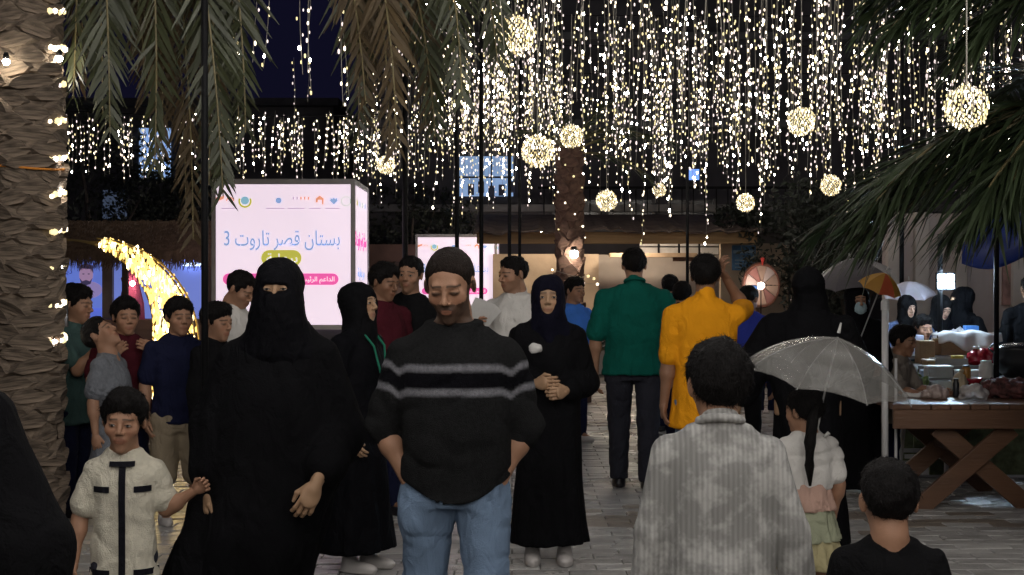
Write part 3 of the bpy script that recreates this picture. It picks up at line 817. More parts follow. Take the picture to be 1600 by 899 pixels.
for q in ((805, 55, 31, 10.0, 'large glowing ball at the top beside the left palm fronds'), (840, 237, 26, 12.4, 'glowing ball just left of the middle palm crown'), (893, 213, 19, 16.5, 'dimmer glowing ball right above the middle palm crown'),
          (603, 258, 15, 22.0, 'small glowing ball above the right corner of the advertising box'), (948, 314, 17, 19.0, 'glowing ball low to the right of the middle palm trunk'), (1165, 317, 15, 21.5, 'small glowing ball low above the prize wheel stall'),
          (1252, 190, 23, 13.9, 'glowing ball in the middle of the curtain towards the right'), (1298, 290, 17, 18.5, 'glowing ball behind a dark bar beside the right palm fronds'), (1510, 168, 36, 7.3, 'large glowing ball above the right palm fronds'), (1030, 297, 11, 24.0, 'faint half lit glowing ball between two others')):
    light_ball(*q)

# ------------------------------------------------------------ palms and other plants
PGREEN = mat('palm_leaf_green', (.026, .040, .016), rough=.5, var=.35, vscale=5, spec=.5)
PDRY = mat('palm_leaf_dry', (.062, .040, .015), rough=.7, var=.35, vscale=5)
PDARK = mat('palm_leaf_dark', (.015, .026, .011), rough=.5, var=.35, vscale=5)
POLIVE = mat('palm_leaf_olive', (.034, .040, .015), rough=.5, var=.35, vscale=5)
RACH = mat('palm_rachis', (.16, .13, .06), rough=.6)
BARK = mat('palm_bark', (.16, .122, .09), rough=.95, bump=1.0, bscale=34, var=.6, vscale=16, stretch=(.6, 1, 1.6))
BARKD = mat('palm_bark_dark', (.10, .055, .040), rough=.95, bump=1.0, bscale=30, var=.4, vscale=14)
def frond_geo(base, az, el0, L, droop, leaf=.42, n=56, seed=0, spread=.75, start=.14, path=None, sag=1.0):
    """az: heading in degrees (0 = +x, 90 = +y); droop: degrees of downward turn along the frond"""
    r = np.random.RandomState(seed); K = 26
    t = np.linspace(0, 1, K); el = np.radians(el0 - droop * t ** .8); base = (0, 0, 0) if base is None else base
    tz = np.sin(el); th = np.cos(el); a = math.radians(az)
    d = np.stack([th * math.cos(a), th * math.sin(a), tz], 1)
    P = np.asarray(base, float) + np.concatenate([[np.zeros(3)], np.cumsum((d[:-1] + d[1:]) / 2 * L / (K - 1), 0)])
    if path is not None:
        c0, c1, c2, c3 = [np.asarray(q, float) for q in path]; tt = t[:, None]
        P = c0 * (1 - tt) ** 3 + 3 * c1 * tt * (1 - tt) ** 2 + 3 * c2 * tt ** 2 * (1 - tt) + c3 * tt ** 3
        d = np.gradient(P, axis=0); d /= np.linalg.norm(d, axis=1)[:, None]
    b = MB(); b.tube(P, np.linspace(.020, .004, K), 5, 1)
    V, F = [], []; c = 0
    side = np.array((-math.sin(a), math.cos(a), 0))
    for i in range(n):
        u = start + (1 - start) * (i + .5) / n
        p = np.array([np.interp(u, t, P[:, q]) for q in range(3)]); tg = unit([np.interp(u, t, d[:, q]) for q in range(3)])
        nrm = np.cross(tg, side); ll = leaf * (.55 + .9 * math.sin(math.pi * min(1, u * .95 + .08)) ** .7) * (.75 if u > .9 else 1) * .8
        for sg in (-1, 1):
            dr = unit(tg * r.uniform(.8, 1.15) + side * sg * spread * r.uniform(.7, 1.15) + nrm * r.uniform(-.35, .35))
            l = ll * r.uniform(.75, 1.15); w = unit(np.cross(dr, nrm + .4 * r.normal(size=3))) * r.uniform(.009, .017)
            m = p + dr * l * .5 + np.array((0, 0, -.035 * l * sag)); e = p + dr * l + np.array((0, 0, -.22 * l * sag * r.uniform(.3, 1.4)))
            V += [p - w * .6, p + w * .6, m + w, m - w, e + w * .12, e - w * .12]; F += [(c, c + 1, c + 2, c + 3), (c + 3, c + 2, c + 4, c + 5)]; c += 6
    b.add(V, F, 0)
    return b
def trunk(root, h, r0, r1, m, nr, npr, seed, out=.04, flat=0):
    """trunk core and its old leaf bases, each one a part"""
    r = np.random.RandomState(seed)
    z = np.linspace(-.05, h, 24)
    MB().tube([(0, 0, q) for q in z], [r0 + (r1 - r0) * (q / h) + .012 * math.sin(q * 9) for q in z], 16).build('trunk', m, root, smooth=True)
    ms = []
    for k in range(3):
        w = r.uniform(.9, 1.1); b = MB()
        O1 = [(-.085 * w, 0), (-.06 * w, .085), (-.02, .125 + .02 * k), (.03, .12), (.065 * w, .08), (.085 * w, 0), (.05, -.05), (-.05, -.05)]
        v = [(x, -.035, q) for x, q in O1] + [(x * .8, (.012 + out * (.3 + max(0, q) / .13)), q * .95) for x, q in O1]
        n = len(O1); b.add(v, [tuple(range(n)), tuple(range(2 * n - 1, n - 1, -1))] + [(j, n + j, n + (j + 1) % n, (j + 1) % n) for j in range(n)])
        ms.append(b.mesh('leaf_base', m))
    dz = h / nr
    for i in range(nr):
        for j in range(npr):
            q = (i + .5) * dz + r.normal() * .012; rad = r0 + (r1 - r0) * q / h
            a = (j + .5 * (i % 2)) / npr * 6.283 + r.normal() * .05
            o = link('leaf_base', ms[r.randint(3)], root, (rad * math.cos(a), rad * math.sin(a), q)); o.rotation_euler = (r.normal() * .08, r.normal() * .12, a - math.pi / 2)
            s = rad / .22 * 7.5 / npr * r.uniform(.85, 1.15) * 1.1; o.scale = (s, max(s, .7), dz / .135 * r.uniform(.8, 1.05) * (1.0 if flat else 1))
            if flat: o.rotation_euler.y += r.normal() * .12; o.scale.x *= r.uniform(1.0, 1.6); o.scale.y *= r.uniform(.5, 1.3)

def bulbs_on(root, P, r, name='wound_string_lights', label=None, loc=(0, 0, 0)):
    o = link(name, None, None) if False else empty(name, root, label=label, cat='string light')
    P = np.asarray(P, float)
    MB().tube(P, .0035, 4, cap=False).build('cable', WIRE, o)
    link('bulbs', bulb_mesh(P + RS.normal(size=P.shape) * .004, r, r * 1.1, probs=(.3, .1, .5, .1)), o, kind='stuff')
    return o

LP = (WX(38, 9.0), 9.0)
pl = empty('palm_tree', (*LP, 0), label='big palm with rough trunk wound in lights at the left edge', cat='palm tree', group='date palms')
trunk(pl, 3.9, .205, .190, BARK, 50, 6, 5, out=.022, flat=1)
CZ = 3.80
FT = [(140, 195, .1, 0), (172, 250, -.3, 0), (205, 190, .4, 1), (268, 300, -.1, 0), (302, 415, .2, 1), (322, 350, -.4, 0), (352, 330, .1, 0), (384, 250, -.3, 0),
      (545, 200, -.2, 1), (585, 255, .3, 0), (620, 275, -.4, 1), (655, 255, .1, 0), (690, 235, .4, 1), (722, 195, -.4, 0), (752, 140, .0, 0)]
FT += [(px + (9, -11, 6)[i % 3], py - 28, dy + .5, 1 - tn if i % 3 == 0 else tn) for i, (px, py, dy, tn) in enumerate(FT)]
for i, (px, py, dy, tn) in enumerate(FT):
    Yt = 9.0 + dy; xt = WX(px, Yt) - LP[0]; zt_ = WZ(py, Yt) + .16; up = CZ + .25 + .16 * xt
    frond_geo(None, 90 + (i * 37) % 50 - 25, 0, 1, 0, .44, n=72, seed=i, spread=.62, start=.25, sag=.35, path=[(0, 0, CZ), (xt * .55, dy * .5, up + .55), (xt * .98, dy, up + .35), (xt + .10 * (i % 3 - 1), dy, zt_)]).build('frond', [(POLIVE, PDRY)[tn], RACH], pl)
for i, (az, el, L, dr) in enumerate(((80, 40, 2.6, 100), (150, 40, 2.6, 110), (210, 40, 2.6, 110), (270, 45, 2.2, 95))):
    frond_geo((0, 0, CZ), az, el, L, dr, .45, n=40, seed=40 + i, spread=.55).build('frond', [PGREEN, RACH], pl)
a_ = np.concatenate([np.linspace(-.55, .9, 9) + 6.283 * k for k in range(12)])
wp = np.stack([LP[0] + .232 * np.cos(a_), LP[1] + .232 * np.sin(a_), 1.15 + 2.5 * (a_ + .55) / (6.283 * 11.3)], 1)
bulbs_on((0, 0, 0), wp, .016, label='warm fairy lights wound round the left palm trunk')
for px, py, lb in ((10, 97, 'bright round lamp fixed on the front of the left palm trunk'), (93, 92, 'bright round lamp at the right side of the left palm trunk')):
    o = empty('trunk_lamp', W(px, py, 8.70 if px < 50 else 8.93), label=lb, cat='lamp', group='small lamps on the palm trunk')
    MB().ball((0, 0, 0), .021, 12, 8).build('bulb', glow('lamp_bulb_white', (1.0, .90, .72), 130), o, smooth=True)
    MB().lathe([(.014, .012), (.02, .03), (.012, .055)], 12).build('socket', BLACKM, o)
# orange cord round the trunk
MB().tube([(LP[0] + .236 * math.cos(a), 9.0 + .236 * math.sin(a), WZ(265, 9) + .01 * math.sin(a * 2)) for a in np.linspace(0, 6.283, 30)], .007, 6).build('orange_cord', mat('orange_plastic', (.6, .22, .03), rough=.5), label='orange cord tied round the left palm trunk', cat='cord')

pm = empty('palm_tree', (WX(890, 19.6), 19.6, 0), label='slim palm in the middle with glowing bulbs along its ringed trunk', cat='palm tree', group='date palms')
trunk(pm, 3.25, .165, .150, BARKD, 27, 6, 9, out=.030, flat=1)
for i, (az, el, L, dr) in enumerate(((-8, 38, 1.5, 60), (10, 15, 1.3, 60), (40, 55, 1.4, 70), (150, 60, .8, 60), (200, 55, .8, 60), (100, 65, 1.1, 40), (-40, 70, 1.0, 50), (-15, 60, 1.2, 90))):
    frond_geo((0, 0, 3.2), az, el, L, dr, .30, n=26, seed=30 + i, spread=.6).build('frond', [PGREEN, RACH], pm)
t = np.linspace(0, 1, 26)
bulbs_on((0, 0, 0), np.stack([WX(891, 19.6) + .20 * np.cos(t * 47), 19.6 + .20 * np.sin(t * 47), 2.1 + 1.25 * t], 1), .012, label='fairy lights wound round the middle palm trunk')
o = empty('trunk_lamp', W(897, 397, 19.3), label='bright round lamp low on the middle palm trunk', cat='lamp', group='small lamps on the palm trunk')
MB().ball((0, 0, 0), .055, 12, 8).build('bulb', glow('lamp_bulb_white', (1, .9, .7), 130), o, smooth=True); MB().lathe([(.03, .03), (.05, .06), (.03, .10)], 12).build('socket', BLACKM, o)

pr = empty('palm_tree', (WX(1700, 8.4), 8.4, 0), label='short palm whose dark fronds reach in from the right edge', cat='palm tree', group='date palms')
trunk(pr, 2.6, .22, .19, BARK, 14, 7, 15)
for i, (az, el, L, dr, dx) in enumerate(((184, -2, 1.55, 46, 0), (175, -8, 1.65, 40, 1), (191, 6, 1.55, 58, 0), (169, 0, 1.80, 50, 1), (198, -18, 1.1, 45, 0), (182, -26, 1.10, 34, 1), (205, -14, .9, 55, 0), (172, -16, 1.5, 34, 1), (165, -26, 1.0, 35, 1), (90, 40, 1.5, 60, 0), (20, 40, 1.5, 70, 1), (280, 35, 1.2, 70, 0), (179, -13, 1.70, 36, 0), (193, -36, .8, 28, 1))):
    frond_geo((0, 0, 2.56), az, el, L, dr, .50, n=46, seed=50 + i, spread=.66, start=.06).build('frond', [(PGREEN, PDARK)[dx], RACH], pr)
# a second frond cluster high in the right corner belongs to a taller palm outside the frame
pt = empty('palm_tree', (WX(1790, 8.0), 8.0, 0), label='tall palm outside the right edge with fronds in the top corner', cat='palm tree', group='date palms')
MB().tube([(0, 0, z) for z in np.linspace(0, 3.4, 12)], .19, 14).build('trunk', BARK, pt, smooth=True)
for i, (az, el, L, dr) in enumerate(((182, 14, 1.5, 45), (176, 4, 1.45, 40), (190, 25, 1.6, 60), (186, -8, 1.2, 40), (170, 22, 1.6, 60), (180, 20, 1.7, 75), (188, 12, 1.35, 62), (174, 30, 1.75, 85), (184, -2, 1.3, 55))):
    frond_geo((0, 0, 3.35), az, el, L, dr, .45, n=64, seed=80 + i, spread=.7, start=.1).build('frond', [PGREEN, RACH], pt)

ps = empty('palm_shrub', (WX(905, 18.6), 18.6, 0), label='low spiky palm shrub at the foot of the middle palm', cat='shrub')
for i in range(22):
    frond_geo((0, 0, .5), i * 47 + 10, 42 + 30 * ((i * 7) % 5) / 5, 1.05, 55, .24, n=22, seed=100 + i, spread=.5).build('frond', [PDARK, RACH], ps)
MB().tube([(0, 0, 0), (0, 0, .55)], .16, 10).build('trunk', BARKD, ps)
bulbs_on((0, 0, 0), [(WX(p, 18.0), 18.0, WZ(q, 18.0)) for p, q in ((864, 422), (905, 434), (919, 432), (928, 436), (934, 444), (912, 443))], .016, label='few fairy lights in the palm shrub')

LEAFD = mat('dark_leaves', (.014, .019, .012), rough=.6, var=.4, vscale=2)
BARK2 = mat('tree_bark', (.05, .04, .032), rough=.9, bump=.6)
def leafy(name, px, Y, ground_h, z0, z1, rx, label, seed, n=4500, cat='tree'):
    r = np.random.RandomState(seed)
    o = empty(name, (WX(px, Y), Y, 0), label=label, cat=cat, group='dark trees and bushes behind the stalls')
    nc = 16; cc = np.stack([r.uniform(-rx, rx, nc), r.uniform(-rx * .5, rx * .5, nc), r.uniform(z0, z1, nc)], 1); cr = r.uniform(.25, .5, nc) * rx
    k = r.randint(nc, size=n); P = cc[k] + unit3(r.normal(size=(n, 3))) * (cr[k] * r.uniform(.3, 1, n) ** .5)[:, None]
    a = unit3(r.normal(size=(n, 3))); b = unit3(np.cross(a, r.normal(size=(n, 3)))); s = r.uniform(.03, .07, n)[:, None]
    V = np.stack([P - a * s, P + b * s * .4, P + a * s, P - b * s * .4], 1).reshape(-1, 3)
    link('crown', npmesh('crown', V, np.arange(4 * n).reshape(-1, 4), LEAFD, smooth=False), o)
    b = MB(); b.tube([(0, 0, 0), (.05, 0, z0 * .6), (0, 0, z0 + .3 * (z1 - z0))], [.12, .09, .05], 8)
    for q in range(5): b.tube([(0, 0, z0 * .7), tuple(cc[q] * (.5, .5, .75)), tuple(cc[q])], [.06, .035, .012], 6)
    b.build('trunk', BARK2, o, smooth=True)
def unit3(a): return a / np.linalg.norm(a, axis=1)[:, None]
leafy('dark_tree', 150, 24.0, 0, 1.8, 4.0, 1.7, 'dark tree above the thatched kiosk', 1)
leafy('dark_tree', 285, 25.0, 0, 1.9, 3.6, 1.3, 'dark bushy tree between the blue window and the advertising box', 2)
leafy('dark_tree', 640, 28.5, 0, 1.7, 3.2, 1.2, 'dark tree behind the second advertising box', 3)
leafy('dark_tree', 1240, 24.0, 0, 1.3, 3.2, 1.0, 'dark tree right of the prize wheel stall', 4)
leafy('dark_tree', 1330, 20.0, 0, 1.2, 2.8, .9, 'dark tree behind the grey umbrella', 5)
leafy('green_hedge', 1420, 14.2, 0, .1, .62, .55, 'leafy plant below the stall table behind the white chair', 6, n=1800, cat='hedge')
leafy('green_hedge', 1560, 14.6, 0, .1, .62, .7, 'leafy plant below the stall table at the right edge', 7, n=1800, cat='hedge')

# ------------------------------------------------------------ poles
for i, (px, Y, y0, wpx, lb) in enumerate(((320, 8.6, 900, 11, 'thick black pole in front of the advertising box'), (633, 17.5, 640, 9, 'black pole left of the second advertising box'), (714, 15.0, 0, 7, 'thin black pole in front of the second advertising box'),
        (752, 14.4, 0, 7, 'thin black pole at the right side of the second advertising box'), (796, 18.0, 0, 6, 'thin black pole just left of the middle palm'), (812, 20.5, 0, 5, 'thinnest black pole close to the middle palm'), (1074, 19.0, 0, 5, 'thin black pole in front of the stall beam'),
        (1409, 14.6, 0, 7, 'black pole in front of the pale wall left of the lamp panel'), (1557, 11.5, 0, 8, 'black pole at the right under the blue tarpaulin'))):
    o = empty('light_pole', (WX(px, Y), Y, 0), label=lb, cat='pole', group='black poles carrying the light cables')
    r = wpx / 2 * Y / FPX
    MB().tube([(0, 0, 0), (0, 0, 2.2), (0, 0, 4.6)], r, 10).build('shaft', BLACKM, o, smooth=True)
    MB().lathe([(r * 2.6, 0), (r * 2.6, .015), (r * 1.2, .03)], 14).build('base_plate', BLACKM, o)
# ------------------------------------------------------------ lettering
AR = {'ا': (0xFE8D, 2), 'أ': (0xFE83, 2), 'ب': (0xFE8F, 4), 'ة': (0xFE93, 2), 'ت': (0xFE95, 4), 'ح': (0xFEA1, 4), 'د': (0xFEA9, 2), 'ر': (0xFEAD, 2), 'س': (0xFEB1, 4), 'ص': (0xFEB9, 4), 'ع': (0xFEC9, 4),
      'ق': (0xFED5, 4), 'ل': (0xFEDD, 4), 'م': (0xFEE1, 4), 'ن': (0xFEE5, 4), 'ه': (0xFEE9, 4), 'و': (0xFEED, 2), 'ي': (0xFEF1, 4), 'ئ': (0xFE89, 4)}
def shape(s):
    out = ''
    for i, c in enumerate(s):
        if c not in AR: out += c; continue
        b, n = AR[c]
        prv = i > 0 and s[i - 1] in AR and AR[s[i - 1]][1] == 4
        nxt = n == 4 and i + 1 < len(s) and s[i + 1] in AR
        out += chr(b + (3 if prv and nxt else 2 if nxt else 1 if prv else 0))
    return out[::-1]
def text(s, width, loc, m, parent, rz=0.0, name='lettering', height=None):
    """flat print facing -y, left edge and base line at loc"""
    c = bpy.data.curves.new('txt', 'FONT'); c.body = shape(s); c.extrude = .002; c.resolution_u = 3; c.offset = .008
    o = bpy.data.objects.new('txt', c); COL.objects.link(o)
    bpy.context.view_layer.update()
    me = bpy.data.meshes.new_from_object(o.evaluated_get(bpy.context.evaluated_depsgraph_get()))
    bpy.data.objects.remove(o)
    v = np.zeros(len(me.vertices) * 3); me.vertices.foreach_get('co', v); v = v.reshape(-1, 3)
    v[:, 0] -= v[:, 0].min(); k = width / v[:, 0].max(); kz = k if height is None else height / (v[:, 1].max() - v[:, 1].min())
    w = np.stack([v[:, 0] * k, -v[:, 2], v[:, 1] * kz], 1)
    me.vertices.foreach_set('co', w.ravel().astype(np.float32)); me.materials.clear(); me.materials.append(m); me.update()
    q = link(name, me, parent, loc); q.rotation_euler = (0, 0, rz)
    return q
def pill(w, h, n=10):
    r = h / 2
    return [(w / 2 - r + r * math.cos(a), r * math.sin(a)) for a in np.linspace(-math.pi / 2, math.pi / 2, n)] + [(-w / 2 + r + r * math.cos(a), r * math.sin(a)) for a in np.linspace(math.pi / 2, 1.5 * math.pi, n)]

ALU = mat('brushed_aluminium', (.40, .39, .41), rough=.5, metal=.2, var=.1)
PANEL = glow('lit_pink_panel', (.83, .69, .80), .92, var=.10, vscale=1.1)
PR = {k: glow('print_' + k, c, .78) for k, c in dict(blue=(.26, .39, .66), olive=(.50, .48, .07), pink=(.86, .11, .40), white=(.86, .80, .80), orange=(.80, .33, .20), teal=(.25, .48, .60), grey=(.52, .42, .54), green=(.42, .55, .42)).items()}
def ad_box(x0, Y, w, z0, h, label, full=True, tilt=0.0):
    o = empty('advertising_box', (x0 + w / 2, Y + w / 2, 0), label=label, cat='advertising box', group='lit advertising boxes'); o.rotation_euler.z = tilt
    a = w / 2; t = w * .032
    MB().box((0, 0, z0 / 2), (w * .8, w * .8, z0 - .01)).build('pedestal', mat('dark_pedestal', (.03, .03, .032), rough=.7), o, bevel=.01)
    for sx in (-1, 1):
        for sy in (-1, 1): MB().box((sx * (a - t / 2), sy * (a - t / 2), z0 + h / 2), (t, t, h)).build('corner_post', ALU, o, bevel=.006)
    for zz in (z0 + t / 2, z0 + h - t / 2):
        for s in (-1, 1):
            MB().box((0, s * (a - t / 2 - .004), zz), (w - 2 * t, t, t)).build('rail', ALU, o); MB().box((s * (a - t / 2 - .004), 0, zz), (t, w - 2 * t, t)).build('rail', ALU, o)
    MB().box((0, 0, z0 + h + .004), (w * .985, w * .985, .012)).build('roof', ALU, o)
    pw, ph = w - 2 * t, h - 2 * t; zc = z0 + h / 2; yf = -a + t * .35
    for nm, c, d in (('front_panel', (0, yf + .01, zc), (pw, .02, ph)), ('side_panel', (a - t * .35 - .01, 0, zc), (.02, pw, ph)), ('side_panel', (-a + t * .35 + .01, 0, zc), (.02, pw, ph)), ('back_panel', (0, -yf - .01, zc), (pw, .02, ph))):
        MB().box(c, d).build(nm, PANEL, o)
    def flat(name, pts, cx, cz, m, lay=0): MB().prism([(cx + x, cz + z) for x, z in pts], yf - .006 - lay * .004, yf - .002 - lay * .004).build(name, m, o)
    X = lambda u: -pw / 2 + u * pw
    Z = lambda v: z0 + t + (1 - v) * ph
    text('بستان قصر تاروت 3', pw * .86, (X(.06), yf - .004, Z(.435)), PR['blue'], o, height=ph * .145)
    flat('pill', pill(pw * .30, ph * .115), X(.485), Z(.525), PR['olive']); text('برعاية', pw * .23, (X(.375), yf - .010, Z(.555)), PR['white'], o, height=ph * .085)
    flat('pill', pill(pw * .86, ph * .082), X(.48), Z(.675), PR['pink'])
    text('الداعم الرئيسي', pw * .28, (X(.60), yf - .010, Z(.690)), PR['white'], o, height=ph * .055); text('الله أحمد', pw * .17, (X(.22), yf - .010, Z(.690)), PR['white'], o, height=ph * .05)
    if full:
        ring = lambda r0, r1, a0, a1, n=14: [(r1 * math.cos(q), r1 * math.sin(q)) for q in np.linspace(a0, a1, n)] + [(r0 * math.cos(q), r0 * math.sin(q)) for q in np.linspace(a1, a0, n)]
        u = pw * .050
        flat('logo', [(-u * 1.3, -.2 * u), (-.2 * u, .2 * u), (0, .7 * u), (-1.3 * u, .45 * u)], X(.065), Z(.115), PR['orange']); flat('logo', ring(.45 * u, .62 * u, 0, math.pi), X(.105), Z(.12), PR['orange'])
        flat('logo', ring(.72 * u, 1.0 * u, math.pi * .85, math.pi * 2.15), X(.215), Z(.12), PR['olive']); flat('logo', ring(0, .62 * u, 0, 6.28, 18), X(.215), Z(.115), PR['teal'])
        flat('logo', ring(0, .45 * u, 0, 6.28, 16), X(.465), Z(.115), PR['blue'])
        for i in range(5): flat('logo', [(-.1 * u, -.2 * u), (.1 * u, -.2 * u), (.1 * u, .25 * u), (-.1 * u, .25 * u)], X(.575 + i * .028), Z(.10), PR['orange' if i > 1 else 'grey'])
        flat('logo', [(-.6 * u, -.3 * u), (-.3 * u, -.3 * u), (-.25 * u, .1 * u), (.3 * u, .1 * u), (.35 * u, -.6 * u), (.55 * u, -.6 * u), (.6 * u, .3 * u), (0, .75 * u), (-.6 * u, .3 * u)], X(.77), Z(.115), PR['orange'])
        for aa in (-1.0, -.5, 0, .5, 1.0): flat('logo', [(0, -.5 * u), (.28 * u * math.cos(aa) + .55 * u * math.sin(aa), .1 * u), (1.0 * u * math.sin(aa), .95 * u * math.cos(aa) - .3 * u), (-.28 * u * math.cos(aa) + .55 * u * math.sin(aa), .1 * u)], X(.875), Z(.12), PR['blue'], lay=abs(int(aa * 2)) * .3)
        flat('logo', ring(.62 * u, .74 * u, 0, 6.28, 18), X(.965), Z(.12), PR['green'])
        for u0, u1 in ((.04, .16), (.37, .51), (.53, .66), (.69, .78), (.81, .92)):
            flat('caption_line', [(0, 0), (pw * (u1 - u0), 0), (pw * (u1 - u0), ph * .008), (0, ph * .008)], X(u0), Z(.175), PR['grey'])
    # right side face
    xs = a - t * .35 + .004
    text('بستان قصر تاروت 3', pw * .80, (xs, X(.10), Z(.43)), PR['pink'], o, rz=math.pi / 2, height=ph * .14)
    text('برعاية', pw * .5, (xs, X(.25), Z(.66)), PR['blue'], o, rz=math.pi / 2, height=ph * .09)
    for i in range(4): q = MB().box((xs, X(.2 + i * .2), Z(.12)), (.004, .08, .06)).build('logo', PR[('olive', 'teal', 'green', 'blue')[i]], o)
    return o
ad_box(WX(330, 17.0), 17.0, 1.655, WZ(515, 17.0), (515 - 281) * 17.0 / FPX, 'big lit pink advertising box with Arabic lettering behind the crowd')
ad_box(WX(650, 26.0), 26.0, 1.44, .85, WZ(367, 26.0) - .85, 'smaller lit pink advertising box farther back beside the thin poles', full=True, tilt=-.02)

# ------------------------------------------------------------ crescent of lights
cy = 13.0
o = empty('crescent_light', (WX(140, cy), cy, 0), label='glowing yellow crescent moon sculpture of fairy lights standing on the ground', cat='light sculpture')
k = cy / FPX
oc, ori = (WX(140, cy) - o.location.x, WZ(540, cy)), 168 * k
ic, iri = (WX(106, cy) - o.location.x, WZ(512, cy)), 137 * k
N_ = 12000; A_ = RS.uniform(-1.35, 1.45, N_); R_ = ori * np.sqrt(RS.uniform(.05, 1, N_))
PX, PZ = oc[0] + R_ * np.cos(A_), oc[1] + R_ * np.sin(A_)
keep = (np.hypot(PX - ic[0], PZ - ic[1]) > iri) & (PZ > .08)
PX, PZ = PX[keep][:1650], PZ[keep][:1650]
Pp = np.stack([PX, np.where(RS.rand(len(PX)) < .7, -.09, .09) + RS.normal(size=len(PX)) * .01, PZ], 1)
GOLD = [glow('bulb_gold', (1.0, .66, .20), 1.5), glow('bulb_pale_gold', (1.0, .76, .36), 2.2), glow('bulb_gold_bright', (1.0, .80, .42), 14.0), BULBS[2]]
link('bulbs', bulb_mesh(Pp, .0085, .026, probs=(.58, .3, .09, .03), mats=GOLD), o, kind='stuff')
GOLDM = mat('gold_tinsel_metal', (.36, .26, .10), rough=.4, metal=.5)
for yy in (-.08, .08):
    a = np.linspace(-1.3, 1.48, 40); MB().tube([(oc[0] + ori * math.cos(q), yy, oc[1] + ori * math.sin(q)) for q in a], .010, 6).build('outer_hoop', GOLDM, o)
    a = np.linspace(-1.15, 1.6, 40); MB().tube([(ic[0] + iri * math.cos(q), yy, ic[1] + iri * math.sin(q)) for q in a], .010, 6).build('inner_hoop', GOLDM, o)
for q in np.linspace(-.9, 1.3, 9):
    c_, s_ = math.cos(q), math.sin(q); MB().tube([(ic[0] + (iri + .01) * c_, -.08, ic[1] + (iri + .01) * s_), (oc[0] + ori * c_, -.08, oc[1] + ori * s_)], .006, 5).build('strut', GOLDM, o)
MB().box((.35, 0, .03), (.9, .5, .06)).build('base', mat('dark_pedestal', (.03, .03, .03)), o, bevel=.01)

# ------------------------------------------------------------ thatched kiosk on the left
ky = 18.0; kx0, kx1 = WX(30, ky), WX(338, ky); kc = (kx0 + kx1) / 2
o = empty('thatched_kiosk', (kc, ky + 1.2, 0), label='kiosk with shaggy thatched roof and blue glowing walls on the left', cat='kiosk')
hx = (kx1 - kx0) / 2
STRAW = mat('thatch_straw', (.145, .095, .058), rough=.95, bump=.8, bscale=60, var=.4, vscale=12, stretch=(1, 1, .2))
WOODD = mat('dark_timber', (.055, .036, .024), rough=.8, bump=.4, stretch=(1, 1, .2))
zE, zT = WZ(396, ky), WZ(346, ky + 1.2)
MB().add([(-hx, -1.2, zE), (hx, -1.2, zE), (hx, 1.2, zE), (-hx, 1.2, zE), (-hx * .9, 0, zT), (hx * .9, 0, zT)], [(0, 1, 5, 4), (1, 2, 5), (2, 3, 4, 5), (3, 0, 4), (0, 3, 2, 1)]).build('roof', STRAW, o)
V, F = [], []; c = 0
for i in range(5200):
    u, v = RS.uniform(-1, 1), RS.rand() ** 1.4
    x, y, z = hx * u * (1 - .1 * v), -1.22 * (1 - v), zE + (zT - zE) * v + .02
    l = RS.uniform(.10, .26); dx = RS.normal() * .05; w = RS.uniform(.004, .009)
    V += [(x - w, y, z), (x + w, y, z), (x + dx + w * .3, y - .05 - l * .25, z - l), (x + dx - w * .3, y - .05 - l * .25, z - l)]; F.append((c, c + 1, c + 2, c + 3)); c += 4
npm = npmesh('thatch', np.array(V), np.array(F), STRAW, smooth=False); link('thatch', npm, o, kind='stuff')
for x in (-hx + .08, WX(189, ky) - kc, hx - .12):
    MB().box((x, -1.0, zE / 2), (.07, .07, zE)).build('post', WOODD, o, bevel=.006)
BLUEP = glow('blue_glow_wall', (.105, .16, .62), .80, var=.25, vscale=1.5); BLUEP2 = glow('blue_glow_wall_pale', (.16, .22, .62), .8, var=.2, vscale=2)  # blue light is put in as a glow of the wall panels themselves
MB().box((0, 1.0, .45), (2 * hx, .08, .9)).build('wall', mat('kiosk_wall', (.25, .24, .24)), o)
xs = [WX(p, ky + 2.2) - kc for p in (40, 164, 181, 330)]
MB().box(((xs[0] + xs[1]) / 2, .94, 1.36), (xs[1] - xs[0], .05, .92)).build('glow_panel', BLUEP, o)
MB().box(((xs[2] + xs[3]) / 2, .94, 1.36), (xs[3] - xs[2], .05, .92)).build('glow_panel', BLUEP2, o)
MB().box(((xs[1] + xs[2]) / 2, .90, 1.0), (xs[2] - xs[1] - .01, .12, 2.0)).build('pillar', mat('beige_plaster', (.36, .30, .24), rough=.9), o)
MB().box((0, -.3, .52), (1.9 * hx, .5, 1.04)).build('counter', mat('counter_wood', (.17, .11, .08), rough=.7, stretch=(.3, 1, 3)), o, bevel=.01)
MB().box((WX(300, ky + 2) - kc, .86, WZ(413, ky + 2)), (.26, .04, .05)).build('tube_lamp', glow('tube_lamp_blue_white', (.55, .7, 1.0), 6), o)
po = empty('portrait_poster', (WX(122, ky + 2.1), ky + 2.08, 0), label='blue glowing banner with the face of a smiling man inside the kiosk', cat='poster')
zc = WZ(437, ky + 2.1)
MB().box((0, 0, zc), (.78, .02, .78)).build('sheet', glow('poster_blue', (.13, .20, .66), .8, var=.2), po)  # sheet and print glow too, in place of blue light on them
def oval(rx, rz, cx, cz, n=18): return [(cx + rx * math.cos(q), cz + rz * math.sin(q)) for q in np.linspace(0, 6.283, n, endpoint=False)]
fx = .12
